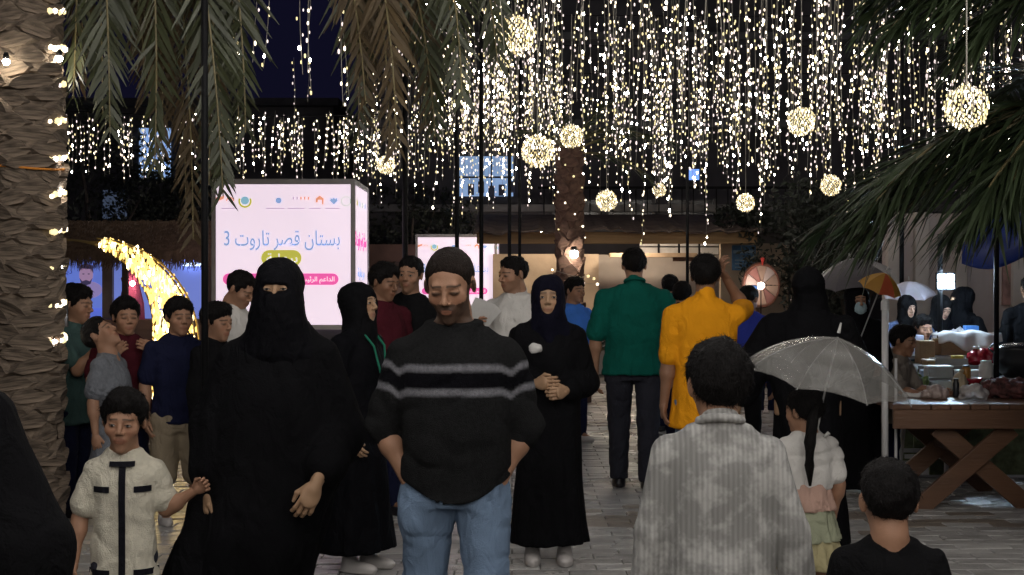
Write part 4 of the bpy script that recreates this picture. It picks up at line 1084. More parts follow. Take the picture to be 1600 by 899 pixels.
for nm, pts, m, l in (('shoulders', oval(.20, .12, fx + .02, zc - .14), glow('print_shirt', (.30, .24, .52), .7), 0), ('face', oval(.095, .13, fx, zc + .06), glow('print_face', (.40, .25, .42), .7), 1), ('print_hair', [(fx - .10, zc + .10), (fx - .09, zc + .19), (fx, zc + .215), (fx + .095, zc + .19), (fx + .10, zc + .08), (fx + .07, zc + .14), (fx - .06, zc + .15)], glow('print_dark', (.05, .04, .10), .7), 2),
                      ('beard', [(fx - .09, zc + .02), (fx - .06, zc - .06), (fx, zc - .08), (fx + .06, zc - .06), (fx + .09, zc + .02), (fx + .05, zc - .025), (fx, zc - .005), (fx - .05, zc - .025)], glow('print_dark', (.05, .04, .10), .7), 3)):
    MB().prism(pts, -.016 - .003 * l, -.011 - .003 * l).build(nm, m, po)
for sx in (-1, 1): MB().prism(oval(.016, .007, fx + sx * .036, zc + .075, 10), -.020, -.0165).build('printed_eye', glow('print_dark', (.05, .04, .1), .7), po)
text('ديوانية', .26, (-.33, -.014, zc + .08), glow('print_navy', (.03, .05, .22), .8), po)
o = empty('draped_figure', (WX(210, ky + .9), ky + .75, 1.04), label='pink draped dress on a stand on the kiosk counter', cat='mannequin')
MB().lathe([(.16, 0), (.15, .2), (.10, .42), (.125, .52), (.06, .60), (.03, .62)], 20, fold=(7, .08)).build('dress', cloth('pink_satin', (.62, .15, .28), rough=.6), o, smooth=True)
MB().ball((0, 0, .70), (.05, .06, .075)).build('head_form', mat('mannequin_dark', (.06, .05, .05)), o, smooth=True)
o = empty('hanging_bulb', W(207, 443, ky + .5), label='bare glowing bulb hanging before the pink dress', cat='lamp')
MB().ball((0, 0, 0), .032).build('bulb', glow('bulb_pink_white', (1, .62, .52), 60), o, smooth=True); MB().tube([(0, 0, .03), (0, 0, zE - o.location.z)], .004, 5).build('cord', BLACKM, o)

# ------------------------------------------------------------ buildings behind
DARKW = mat('dark_facade', (.060, .058, .066), rough=.9, bump=.3, bscale=20, var=.3, vscale=1.2)
DARKR = mat('dark_roof', (.040, .040, .045), rough=.9)
BLWIN = glow('window_glow_blue', (.26, .40, .66), .75, var=.35, vscale=3)
o = empty('dark_house', (WX(230, 31), 33.0, 0), label='dark house behind the trees with a pale blue lit window on the left', cat='building')
hw = 3.9; ht = WZ(168, 31)
MB().box((0, 0, ht / 2), (2 * hw, 4, ht)).build('wall', DARKW, o)
MB().box((0, -.1, ht + .08), (2 * hw + .3, 4.5, .15)).build('roof', DARKR, o)
wx = WX(243, 31) - o.location.x; wz = WZ(240, 31)
w_ = MB().box((wx, -2.03, wz), (.66, .04, 1.05)).build('window', BLWIN, o)
for i in range(7):
    MB().tube([(wx - .28 + i * .093, -2.075, wz + .52), (wx - .28 + i * .093 + .01, -2.075, wz - .5)], .018, 6).build('curtain_fold', glow('curtain_glow', (.34, .48, .72), .7), w_)
MB().box((wx, -2.06, wz + .55), (.78, .06, .05)).build('window_head', DARKR, o); MB().box((wx, -2.06, wz - .55), (.78, .08, .05)).build('sill', DARKR, o)
w2 = MB().box((WX(180, 31) - o.location.x, -2.03, WZ(320, 31)), (.5, .04, .6)).build('window', glow('window_dim', (.06, .08, .13), .6), o)
MB().box((WX(600, 31) - o.location.x - 0, .4, ht / 2 - .1), (3.0, 3, ht - .2)).build('side_wing', DARKW, o)

o = empty('dark_building', (WX(1150, 29), 31.0, 0), label='tall dark building with railings behind the curtain of lights', cat='building')
hw = 7.4
MB().box((0, 0, 4.2), (2 * hw, 4, 8.4)).build('wall', DARKW, o)
for i, zz in enumerate((2.95, 4.6, 6.3, 7.9)): MB().box((0, -2.1, zz), (2 * hw, .25, .14)).build('ledge', mat('grey_ledge', (.12, .12, .125), rough=.9), o)
wx = WX(760, 29) - o.location.x; wz = WZ(276, 29)
w_ = MB().box((wx, -2.03, wz), (1.05, .04, .78)).build('window', BLWIN, o)
MB().box((wx, -2.065, wz - .02), (1.05, .03, .035)).build('transom', DARKR, w_); MB().box((wx + .1, -2.0655, wz), (.03, .034, .78)).build('mullion', DARKR, w_)
for i in range(5): MB().box((wx - .3 + i * .2, -2.075, wz - .26 + .05 * math.sin(i * 2)), (.12, .03, .22)).build('things_on_the_sill', mat('sill_clutter', (.10, .12, .18)), w_)
for j, px in enumerate((900, 985, 1080, 1180, 1270)):
    q = MB().box((WX(px, 29) - o.location.x, -2.03, WZ(335, 29)), (.85, .05, .55)).build('window', mat('dark_glass', (.035, .037, .042), rough=.2), o)
    MB().box((WX(px, 29) - o.location.x, -2.07, WZ(335, 29)), (.03, .03, .55)).build('mullion', mat('grey_ledge', (.12, .12, .12)), q)
    for sx in (-1, 1): MB().box((WX(px, 29) - o.location.x + sx * .45, -2.07, WZ(335, 29)), (.05, .05, .6)).build('frame', mat('grey_ledge', (.12, .12, .12)), q)
for j in range(26):
    MB().tube([(WX(850 + j * 18, 27.6) - o.location.x, -3.35, 2.55), (WX(850 + j * 18, 27.6) - o.location.x, -3.35, 3.25)], .012, 5).build('baluster', BLACKM, o)
MB().box((WX(1075, 27.6) - o.location.x, -3.35, 3.27), (5.6, .05, .05)).build('handrail', BLACKM, o); MB().box((WX(1075, 27.6) - o.location.x, -2.75, 2.50), (5.8, 1.3, .1)).build('balcony_floor', DARKR, o)
o = empty('lit_sign', W(1083, 273, 28.0), label='small blue lit sign high in the dark behind the strands', cat='sign'); MB().box((0, 0, 0), (.22, .06, .20)).build('face', glow('sign_blue', (.18, .36, 1.0), 1.2), o); MB().box((0, .06, 0), (.26, .05, .24)).build('case', BLACKM, o)

# the stall in the middle
sy = 24.0
o = empty('market_stall', (WX(965, sy), sy, 0), label='open stall with wooden beam and beige walls behind the walkers', cat='stall')
X = lambda px, d=0: WX(px, sy + d) - o.location.x
Zs = lambda py, d=0: WZ(py, sy + d)
BEIGE = mat('beige_render', (.40, .315, .23), rough=.95, bump=.4, bscale=18, var=.22, vscale=1.6)
PALE = mat('pale_render', (.42, .37, .33), rough=.95, bump=.3, bscale=18, var=.2, vscale=1.6)
TIMB = mat('old_timber', (.34, .21, .10), rough=.85, bump=.5, bscale=30, var=.3, vscale=5, stretch=(.15, 1, 2))
RUST = mat('rusty_sheet', (.14, .10, .08), rough=.8, bump=.6, bscale=25, var=.4, vscale=3)
MB().box(((X(745) + X(1182)) / 2, 0, Zs(372)), (X(1182) - X(745), .16, .19)).build('beam', TIMB, o, bevel=.01)
V = []; F = []; n = 40
for i in range(n + 1):
    x = X(740) + (X(1188) - X(740)) * i / n; d = RS.normal() * .025
    V += [(x, -.35 + RS.normal() * .04, Zs(361) + d), (x, 3.0, Zs(361) + .40), (x, -.35, Zs(361) + d - .03), (x, 3.0, Zs(361) + .36)]
for i in range(n):
    a = i * 4; F += [(a, a + 4, a + 5, a + 1), (a + 2, a + 3, a + 7, a + 6), (a, a + 2, a + 6, a + 4)]
MB().add(V, F).build('roof_sheet', RUST, o)
MB().box(((X(770, 2) + X(935, 2)) / 2, 2.0, 1.0), (X(935, 2) - X(770, 2), .15, 2.0)).build('back_wall', BEIGE, o)
MB().box(((X(935, 2) + X(1140, 2)) / 2 , 2.6, 1.0), (X(1140, 2) - X(935, 2) + .2, .1, 2.0)).build('back_wall', PALE, o)
MB().box(((X(1125, 1) + X(1230, 1)) / 2, 1.0, 1.08), (X(1230, 1) - X(1125, 1), .2, 2.16)).build('side_wall', BEIGE, o)
for i in range(4):
    for j in range(2):
        MB().box((X(1015 + i * 32, 2.3), 2.50, Zs(379 + 13 * j, 2.3)), (.32, .06, .125)).build('white_block', mat('white_block', (.62, .60, .58), rough=.8), o, bevel=.006)
MB().box((X(1020, 1.6), 1.6, Zs(399, 1.6)), (1.5, .3, .07)).build('shelf', mat('pale_timber', (.45, .33, .22), rough=.8), o)
for px, w in ((1056, .09), (1108, .09)): MB().box((X(px, 1.8), 1.8, .75), (w, .12, 1.5)).build('door_post', mat('brown_timber', (.16, .09, .06), rough=.8), o)
MB().box((X(1082, 1.8), 1.78, Zs(404, 1.8)), (.68, .14, .10)).build('door_head', mat('brown_timber', (.16, .09, .06), rough=.8), o)
MB().box((X(1000, .4), .4, .5), (2.2, .4, 1.0)).build('counter', PALE, o, bevel=.01)
MB().box((X(840, .6), .6, .27), (2.4, .5, .54)).build('bench', mat('bench_wood', (.20, .10, .05), rough=.7), o, bevel=.01)
MB().ball((X(985, 1), 1.2, 2.33), .07).build('lamp_bulb', glow('stall_lamp', (1, .82, .62), 340), o, smooth=True)
MB().ball((X(850, 1), 1.0, 2.33), .06).build('lamp_bulb', glow('stall_lamp', (1, .82, .62), 340), o, smooth=True)
q = empty('wall_poster', (X(1163, .8) + o.location.x, sy + .86, Zs(403, .8)), label='blue poster on the stall wall above the prize wheel', cat='poster')
MB().box((0, 0, 0), (.40, .02, .42)).build('sheet', mat('blue_poster_paper', (.06, .16, .30), rough=.6, var=.5, vscale=5), q); MB().box((0, -.014, .10), (.36, .006, .05)).build('printed_band', mat('poster_pale_blue', (.22, .32, .42)), q)
for i in range(3): MB().box((-.05, -.014, -.04 - i * .06), (.2, .006, .02)).build('printed_line', mat('poster_pale_blue', (.22, .32, .42)), q)
# brown arched wall left of the stall
o = empty('arched_wall', (WX(612, 27), 27, 0), label='brown wall with an arch between the two advertising boxes', cat='wall')
BROWN = mat('brown_render', (.13, .075, .05), rough=.95, bump=.4, var=.3, vscale=2)
MB().box((0, .2, 1.1), (2.0, .2, 2.2)).build('wall', BROWN, o)
a = np.linspace(0, math.pi, 14); MB().tube([(.45 * math.cos(q), .06, 1.45 + .40 * math.sin(q)) for q in a], .05, 6).build('arch_moulding', mat('dark_timber', (.05, .03, .02)), o); MB().box((0, .06, .7), (.8, .06, 1.4)).build('arch_panel', mat('tan_render', (.22, .15, .10), rough=.9), o)

# prize wheel
wy = 21.5; c = W(1189, 446, wy)
o = empty('prize_wheel', c, label='round prize wheel with pale and blue segments on a stand', cat='prize wheel')
o.rotation_euler.z = .45; R = .31; cols = dict(cream=(.40, .31, .24), blue=(.07, .18, .48), rose=(.30, .16, .14), white=(.46, .42, .39), dark=(.12, .07, .06))
seq = ['cream', 'white', 'cream', 'rose', 'white', 'blue', 'white', 'cream', 'rose', 'cream']
for i, s in enumerate(seq):
    a0, a1 = i / 10 * 6.283 + .02, (i + 1) / 10 * 6.283 - .02
    MB().prism([(.02 * math.cos((a0 + a1) / 2), .02 * math.sin((a0 + a1) / 2))] + [(R * .92 * math.cos(q), R * .92 * math.sin(q)) for q in np.linspace(a0, a1, 7)], -.025, .02).build('segment', mat('wheel_' + s, cols[s], rough=.35), o)
MB().tube([(R * math.cos(q), 0, R * math.sin(q)) for q in np.linspace(0, 6.2832, 41)], .028, 8).build('rim', mat('wheel_rim_brown', (.20, .09, .06), rough=.5), o, smooth=True)
MB().ball((0, -.04, 0), (.05, .04, .05)).build('hub', mat('wheel_dark', cols['dark']), o, smooth=True)
MB().box((0, .08, -.70), (.10, .06, 1.5)).build('stand', mat('brown_timber', (.16, .09, .06)), o); MB().box((0, .1, -c.z + .03), (.7, .5, .06)).build('foot', mat('brown_timber', (.16, .09, .06)), o)
MB().prism([(-.03, R + .09), (.03, R + .09), (0, R - .02)], -.05, -.03).build('pointer', mat('pointer_red', (.5, .05, .04)), o)
o = empty('spot_lamp', W(1189, 447, wy - .35), label='small bright lamp shining in front of the prize wheel', cat='lamp'); MB().ball((0, 0, 0), .05).build('bulb', glow('lamp_bulb_pinkish', (1, .72, .62), 75), o, smooth=True); MB().tube([(0, .0, -.03), (0, .02, -c.z)], .008, 6).build('stem', BLACKM, o)

# pale wall on the right
ry = 17.0
o = empty('pale_wall', (WX(1520, ry), ry, 0), label='pale rendered wall with pilasters behind the stalls on the right', cat='wall')
X = lambda px: WX(px, ry) - o.location.x
PINKW = mat('pale_pink_render', (.40, .335, .31), rough=.95, bump=.3, bscale=16, var=.15, vscale=1.5)
MB().box(((X(1385) + X(1720)) / 2, .1, 1.15), (X(1720) - X(1385), .2, 2.3)).build('wall', PINKW, o)
for px, w in ((1392, 18), (1437, 22), (1498, 18), (1590, 26)): MB().box((X(px), -.06, 1.15), (w * ry / FPX, .12, 2.32)).build('pilaster', mat('pale_render', (.42, .37, .33)), o, bevel=.01)
MB().box(((X(1385) + X(1720)) / 2, -.14, .36), (X(1720) - X(1385), .1, .72)).build('plinth', mat('grey_render', (.25, .25, .24), rough=.95), o)
MB().box((X(1580), -.02, 1.55), (.22, .06, .6)).build('niche', mat('rose_marble', (.30, .17, .15), rough=.6, var=.5, vscale=8), o)
# ------------------------------------------------------------ the people
BLK = cloth('black_abaya_cloth', (0.0055, 0.0055, 0.0065), spec=.05, vscale=3, var=0.2, rough=0.85)
BLK2 = cloth('black_crepe', (0.0045, 0.0045, 0.006), spec=.05, vscale=3, var=0.2, rough=0.7)
NAVYV = cloth('navy_scarf_cloth', (0.004, 0.004, 0.011))
DENIM = cloth('light_blue_denim', (0.150, 0.215, 0.315), bscale=320, var=0.28, vscale=4.5, bump=.5)
DARKPANTS = cloth('charcoal_trouser_cloth', (0.030, 0.031, 0.042))
KNIT = mat('dark_knit', (0.1, 0.1, 0.1), rough=0.95, bump=0.8, bscale=300, var=0.25, vscale=90, spec=.06, vcol=True)
BLKTEE = cloth('black_cotton', (0.008, 0.008, 0.009), spec=.06)
WHITECL = cloth('white_cotton', (0.62, 0.60, 0.57), vscale=5)
GREENP = cloth('green_pique', (0.005, 0.105, 0.080), bscale=400, bump=.5)
ORANGE = cloth('orange_cotton', (0.74, 0.30, 0.010), vscale=4, var=.08)
BLUET = cloth('bright_blue_cotton', (0.06, 0.20, 0.66))
MAROON = cloth('maroon_cotton', (0.062, 0.009, 0.015))
NAVY = cloth('navy_cotton', (0.010, 0.012, 0.035))
TEAL = cloth('grey_teal_cotton', (0.055, 0.10, 0.095))
GREYT = cloth('grey_marl_cotton', (0.155, 0.165, 0.185), vscale=60)
KHAKI = cloth('khaki_cotton', (0.26, 0.21, 0.145))
CREAMKNIT = cloth('cream_knit', (0.64, 0.60, 0.49), bscale=260, bump=.8, vscale=40, var=.1)
WSHOE = mat('white_shoe_leather', (0.55, 0.52, 0.50), rough=.5)
BSHOE = mat('black_shoe_leather', (0.012, 0.011, 0.014), rough=.35)
OUTDOOR = cloth('blue_grey_blouse', (0.10, 0.13, 0.24))

def thobe_mat():
    m, N, L, P = _nt('striped_thobe_cloth')
    P.inputs['Roughness'].default_value = .9; P.inputs['Specular IOR Level'].default_value = .2
    tc = N.new('ShaderNodeTexCoord')
    w = N.new('ShaderNodeTexWave'); w.wave_type = 'BANDS'; w.bands_direction = 'X'; w.inputs['Scale'].default_value = 22; w.inputs['Distortion'].default_value = .8; w.inputs['Detail'].default_value = 2
    mp = N.new('ShaderNodeMapping'); mp.inputs['Scale'].default_value = (1, 0.0, .15)
    L.new(tc.outputs['Object'], mp.inputs[0]); L.new(mp.outputs[0], w.inputs['Vector'])
    n = N.new('ShaderNodeTexNoise'); n.inputs['Scale'].default_value = 15; n.inputs['Detail'].default_value = 3; n.inputs['Roughness'].default_value = .62
    L.new(tc.outputs['Object'], n.inputs['Vector'])
    n2 = N.new('ShaderNodeTexNoise'); n2.inputs['Scale'].default_value = 5; L.new(tc.outputs['Object'], n2.inputs['Vector'])
    r = N.new('ShaderNodeValToRGB'); r.color_ramp.elements[0].position = .42; r.color_ramp.elements[1].position = .60
    r.color_ramp.elements[0].color = (.27, .268, .258, 1); r.color_ramp.elements[1].color = (.46, .455, .44, 1)
    ad = N.new('ShaderNodeMath'); ad.operation = 'MULTIPLY_ADD'; ad.inputs[1].default_value = .4; L.new(n2.outputs['Fac'], ad.inputs[0]); 
    ad2 = N.new('ShaderNodeMath'); ad2.operation = 'SUBTRACT'; ad2.inputs[1].default_value = .2
    L.new(n.outputs['Fac'], ad.inputs[2]); L.new(ad.outputs[0], ad2.inputs[0]); L.new(ad2.outputs[0], r.inputs[0])
    mr = N.new('ShaderNodeMapRange'); mr.inputs['To Min'].default_value = .86; mr.inputs['To Max'].default_value = 1.08; L.new(w.outputs['Fac'], mr.inputs['Value'])
    mx = N.new('ShaderNodeMix'); mx.data_type = 'RGBA'; mx.blend_type = 'MULTIPLY'; mx.inputs['Factor'].default_value = 1
    L.new(r.outputs[0], mx.inputs['A']); L.new(mr.outputs[0], mx.inputs['B']); L.new(mx.outputs['Result'], P.inputs['Base Color'])
    b = N.new('ShaderNodeBump'); b.inputs['Strength'].default_value = .4; b.inputs['Distance'].default_value = .004
    L.new(w.outputs['Fac'], b.inputs['Height']); L.new(b.outputs[0], P.inputs['Normal'])
    return m
THOBE = thobe_mat()

# --- woman in black at the left edge of the frame
person('blurred figure in black at the near left edge with only shoulder and arm in frame', -128, 3.0, 1.57, 165, w=1.05, robe=dict(mat=BLK, wide=1.15, sr=1.5), veil=dict(kind='hijab', mat=BLK),
       female=True, ar=dict(ua=(.25, .03, -1)), al=dict(ua=(.25, .05, -1), fa=(.05, -.1, -1)), h=.014, seed=3)

# --- child in a cream jacket
KID = person('small child in cream short sleeved jacket with black trim walking hand in hand', 194, 5.5, 1.11, 8, ratio=5.35, w=.98, skin='tan', hair='full', h=.0085, eyes=True, lid=.95, gaze=(-.2, -.3), shd=.012,
             head=(-4, 8, 3), lean=(0, .0), ar=dict(ua=(.32, .04, -1), fa=(.10, -.20, -1), curl=.9), al=dict(ua=(.26, .12, -.9), fa=(.62, -.3, .42), curl=.6, thumb=(0, -.2, 1), len=.86),
             top=dict(mat=CREAMKNIT, name='jacket', sleeve=.72, hem=-.42, off=.014, flare=1.02, sr=1.15, wr=.0035, neckr=.066, necz=.020, stand=False), bot=dict(mat=DARKPANTS), shoes=BSHOE, legs=dict(th_r=(-.05, -.3, -1), sh_r=(-.03, .2, -1)), seed=5)
TRIM = cloth('black_trim_braid', (0.008, 0.008, 0.012))
T_ = KID['T']; zs_ = KID['zs']
front_patch(KID, -.010, .014, T_(-.40), zs_ - .016, TRIM, 'placket', n=14)
for sx in (-1, 1):
    front_patch(KID, sx * .074 - .030, sx * .074 + .030, T_(.66) - .011, T_(.66) + .011, TRIM, 'pocket_trim', n=3)
    front_patch(KID, sx * .085 - .042, sx * .085 + .042, T_(-.26) - .011, T_(-.26) + .011, TRIM, 'pocket_trim', n=3)
a_ = np.linspace(0, 2 * np.pi, 26)
front_patch(KID, -.046, .046, zs_ - .030, zs_ - .012, TRIM, 'collar', off=.010, n=3)

# --- woman in niqab walking with the child
k = [(.03, -.20, .05, .31, .20), (.22, -.19, .04, .29, .20), (.41, -.165, .02, .27, .19), (.58, -.10, .0, .265, .18), (.77, -.035, 0, .272, .168), (.95, -.02, 0, .265, .158), (1.08, -.015, 0, .245, .148), (1.20, -.01, 0, .215, .132), (1.30, 0, 0, .165, .11), (1.37, 0, 0, .10, .085)]
NQ = person('large woman in black abaya and niqab holding the hand of a child', 437, 5.65, 1.605, 0, ratio=6.9, w=1.03, shd=.012, skin='olive', female=True, h=.010, robe=dict(mat=BLK, keys=k, fold=.045, n=9, sleeve=1.62, sr=1.22, wr=.008),
            veil=dict(kind='niqab', mat=BLK2), ar=dict(ua=(.30, .0, -1), fa=(.02, -.28, -1), curl=.7, len=1.06), al=dict(ua=(.22, -.02, -1), fa=(-.36, -.95, -.85), curl=.42, thumb=(-.9, -.3, .3), hd=(-.42, -.25, -1), len=1.12),
            eyes=True, lid=.75, eyes_dark=0, seed=11, lean=(0, -.01))
for q in 'lr':
    b = MB(); c_ = NQ['A'][q]['wr'] - NQ['A'][q]['fad'] * .055; d = NQ['A'][q]['fad']; u = unit(np.cross(d, (0, 1, .2))); w_ = np.cross(d, u)
    for i in range(14): b.ball(c_ + .047 * (math.cos(i / 14 * 6.283) * u + math.sin(i / 14 * 6.283) * w_), .0055, 6, 4)
    b.build('cuff_beads', mat('silver_beads', (.5, .5, .52), rough=.25, metal=.8), NQ['root'], smooth=True, kind='stuff')

# --- man in the striped sweater
def stripes(v, A, T):
    c = np.tile((0.0155, 0.0158, 0.0165), (len(v), 1))
    n = .006 * wob(v, 4, 14)
    for z0 in (1.222, 1.142):
        z = z0 + .16 * np.maximum(np.abs(v[:, 0]) - .17, 0) - .10 * np.exp(-((np.abs(v[:, 0]) - .195) / .02) ** 2) * .2 + n * .4
        f = np.clip(1.7 - np.abs(v[:, 2] - z) / .0095, 0, 1)[:, None]
        c = c * (1 - f) + f * np.array((.19, .19, .21))
    f = ((v[:, 2] < 1.215) & (v[:, 2] > 1.15))[:, None]
    return np.where(f & (c[:, :1] < .02), np.array((.006, .006, .008)), c)
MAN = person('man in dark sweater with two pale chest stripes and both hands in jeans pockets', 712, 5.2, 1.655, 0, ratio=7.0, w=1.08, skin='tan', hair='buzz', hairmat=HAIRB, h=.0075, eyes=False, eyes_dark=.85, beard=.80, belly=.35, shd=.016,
             head=(-9, 20, -2), lean=(-.005, -.03), ar=dict(ua=(.26, .15, -1), fa=(-.50, -.24, -1), hd=(-.10, .05, -1), curl=.15, len=.95), al=dict(ua=(.26, .15, -1), fa=(-.50, -.24, -1), hd=(-.10, .05, -1), curl=.15, len=.95),
             top=dict(mat=KNIT, name='sweater', sleeve=1.14, hem=-.21, off=.022, flare=1.0, hemcurve=2.6, wr=.006, cols=stripes, sr=1.02, stand=False, h=.0075, neckr=.080, necz=.016),
             bot=dict(mat=DENIM, name='jeans', pockets=True, lw=1.12, off=.012), shoes=BSHOE, legs=dict(th_l=(.06, -.24, -1), sh_l=(.03, .12, -1), th_r=(-.06, .06, -1), sh_r=(-.02, .35, -1)), seed=224)

# --- two women in headscarves
b_ = person('woman in black headscarf seen in profile with a badge on a green lanyard', 560, 7.8, 1.51, 62, ratio=6.9, skin='olive', female=True, h=.011, robe=dict(mat=BLK2, hem=.075, fold=.05, sleeve=1.9, wide=1.06), veil=dict(kind='hijab', mat=BLK),
       shoes=WSHOE, eyes=True, head=(0, -2, 0), ar=dict(ua=(.2, .05, -1), fa=(0, -.5, -1)), al=dict(ua=(.2, .05, -1), fa=(0, -.3, -1)), seed=21)
r_ = b_['root']
m = MB(); zc = b_['zs'] - .03
yf = -.165
for sx in (-1, 1):
    m.tube([(sx * .055, -.055, zc + .06), (sx * .05, -.130, zc - .02), (sx * .02, yf, zc - .20), (0, yf - .004, zc - .31)], .006, 6)
m.build('lanyard', cloth('green_ribbon', (0.02, 0.16, 0.10)), r_)
m = MB(); m.box((0, yf - .008, zc - .37), (.075, .006, .11)); m.build('badge', mat('badge_card', (.5, .5, .48), rough=.4), r_, bevel=.002)

HJ = person('young woman in black abaya and navy headscarf facing ahead with arms folded', 857, 8.0, 1.555, 0, ratio=6.7, w=1.0, skin='olive', female=True, h=.010, robe=dict(mat=BLK, hem=.07, fold=.04, wide=.94, sleeve=1.72, sr=1.05), veil=dict(kind='hijab', mat=NAVYV),
            shoes=WSHOE, eyes=True, lid=.95, head=(-2, 3, 0), ar=dict(ua=(.20, .10, -1), fa=(-.70, -.95, .05), curl=.6, thumb=(0, 0, 1)), al=dict(ua=(.20, .10, -1), fa=(-.60, -1.0, -.15), curl=.8, thumb=(0, 0, 1)), seed=23)

# --- people in the left crowd
person('boy in grey teal shirt by the palm holding a lit phone', 116, 9.6, 1.49, 75, ratio=6.4, skin='tan', hair='full', head=(0, 8, 0), top=dict(mat=TEAL, sleeve=.75, hem=-.25), bot=dict(mat=NAVY), shoes=BSHOE,
       ar=dict(ua=(.1, -.5, -.8), fa=(-.1, -.65, .75), curl=.9), al=dict(ua=(.15, -.3, -.9), fa=(-.25, -.6, .9), curl=.5), seed=31)
person('boy in pale grey shirt tilting his head far back', 178, 9.0, 1.30, 80, ratio=6.1, skin='tan', hair='short', head=(0, -38, 0), lean=(0, .03), top=dict(mat=GREYT, sleeve=.7, hem=-.55, flare=1.3, off=.02), bot=dict(mat=NAVY), shoes=WSHOE,
       ar=dict(ua=(.15, .12, -1), fa=(.02, -.1, -1)), seed=33)
person('boy in maroon shirt with a hand over his mouth', 196, 9.4, 1.41, 28, ratio=6.3, w=1.1, skin='tan', hair='full', head=(0, 5, 0), top=dict(mat=MAROON, sleeve=.8, hem=-.2, off=.018), bot=dict(mat=NAVY), shoes=BSHOE,
       al=dict(ua=(.55, -.55, -.55), fa=(-.75, -.25, .55), curl=.6, thumb=(0, 0, 1)), ar=dict(ua=(.3, -.4, -.7), fa=(-.55, -.4, .75), curl=.6, thumb=(0, 0, 1)), seed=35)
person('boy in navy shirt and khaki shorts in front of the lit crescent', 278, 9.3, 1.41, 25, ratio=6.3, w=1.12, skin='tan', hair='full', head=(8, 4, 0), top=dict(mat=NAVY, sleeve=.75, hem=-.12, off=.016), bot=dict(mat=KHAKI, name='shorts', end=.25, lw=1.3, off=.02), shoes=WSHOE,
       ar=dict(ua=(.2, .1, -1), fa=(0, -.2, -1)), legs=dict(th_l=(.08, -.1, -1)), seed=37)
person('man in white shirt looking down to the right before the lit advertising box', 356, 9.5, 1.60, 62, skin='tan', hair='short', head=(0, 30, 0), lean=(0, -.05), top=dict(mat=WHITECL, sleeve=1.9, hem=-.15), bot=dict(mat=DARKPANTS), shoes=BSHOE, seed=39)
person('boy in dark jacket over a white collar half behind the thick black pole', 336, 9.0, 1.385, 60, ratio=6.4, skin='tan', hair='full', head=(0, 8, 0), top=dict(mat=BLKTEE, name='jacket', sleeve=1.9, hem=-.2), bot=dict(mat=NAVY), shoes=BSHOE, seed=41)
person('man in maroon shirt with his head turned away behind the woman in profile', 596, 9.6, 1.635, 40, skin='brown', hair='full', head=(12, 14, 0), top=dict(mat=MAROON, sleeve=1.0, hem=-.15), bot=dict(mat=NAVY), shoes=BSHOE, eyes_dark=.5, seed=43)
person('smiling man in black shirt behind the shoulder of the sweater wearer', 641, 9.9, 1.68, -6, w=1.12, skin='tan', hair='short', head=(-8, 4, 4), top=dict(mat=BLKTEE, sleeve=.9, hem=-.15), bot=dict(mat=DARKPANTS), shoes=BSHOE, eyes=True, h=.011, beard=.25, seed=45)
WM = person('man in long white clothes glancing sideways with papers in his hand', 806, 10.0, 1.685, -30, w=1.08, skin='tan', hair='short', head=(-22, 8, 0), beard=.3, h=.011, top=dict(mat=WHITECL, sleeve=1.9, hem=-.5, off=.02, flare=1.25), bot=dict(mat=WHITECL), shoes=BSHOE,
       ar=dict(ua=(.15, -.25, -1), fa=(-.3, -.75, .55), curl=.6, thumb=(0, 0, 1)), eyes_dark=.8, seed=47)
person('teenager in bright blue shirt behind the woman in the navy scarf', 897, 14.0, 1.545, 42, ratio=6.8, w=1.05, skin='tan', hair='full', head=(0, 2, 0), top=dict(mat=BLUET, sleeve=.85, hem=-.18, off=.02), bot=dict(mat=NAVY), shoes=WSHOE, al=dict(ua=(.2, .05, -1), fa=(.1, -.25, -1)), seed=49)

# --- people seen from behind
POLO = person('tall man in green polo shirt walking away on the paving', 991, 10.9, 1.765, 180, w=1.22, skin='tan', hair='short', h=.010, head=(0, 2, 0), top=dict(mat=GREENP, name='polo_shirt', neck=False, sleeve=.85, hem=-.14, off=.020, flare=1.03, sr=1.05), bot=dict(mat=DARKPANTS, lw=1.1, off=.016), shoes=BSHOE,
       ar=dict(ua=(.22, .02, -1), fa=(.0, -.12, -1)), al=dict(ua=(.22, .02, -1), fa=(.02, -.12, -1)), legs=dict(th_l=(.0, -.18, -1), sh_l=(.0, .05, -1), th_r=(.02, .12, -1), sh_r=(.03, .28, -1)), seed=51)
b = MB(); b.tube([(POLO['Nb'][0] + .070 * math.sin(t), POLO['Nb'][1] + .026 - .070 * math.cos(t), POLO['Nb'][2] + .030 - .022 * math.cos(t)) for t in a_], .013, 8); b.build('collar', GREENP, POLO['root'], smooth=True)
person('man in orange shirt walking away with his hand raised to his head', 1101, 8.8, 1.665, 180, w=1.10, skin='brown', hair='full', h=.010, head=(-10, 4, 0), top=dict(mat=ORANGE, neck=False, sleeve=.86, hem=-.42, off=.016, flare=1.02, wr=.004, sr=1.0), bot=dict(mat=DENIM, name='jeans'), shoes=BSHOE,
       al=dict(ua=(.10, .0, -1), fa=(.10, -.06, -1), curl=.4), ar=dict(ua=(.25, -.8, .1), fa=(-.50, .42, .75), curl=.6), seed=53)
person('dark haired person in dark green far behind between the green and orange shirts', 1047, 15.0, 1.575, 170, skin='tan', hair='full', top=dict(mat=GREENP, sleeve=.8), bot=dict(mat=NAVY), shoes=BSHOE, seed=55)
person('dark haired person in black beyond the orange shirt', 1066, 12.5, 1.51, 160, skin='tan', hair='long', top=dict(mat=BLKTEE, sleeve=1.8, hem=-.2), bot=dict(mat=NAVY), shoes=BSHOE, seed=57)
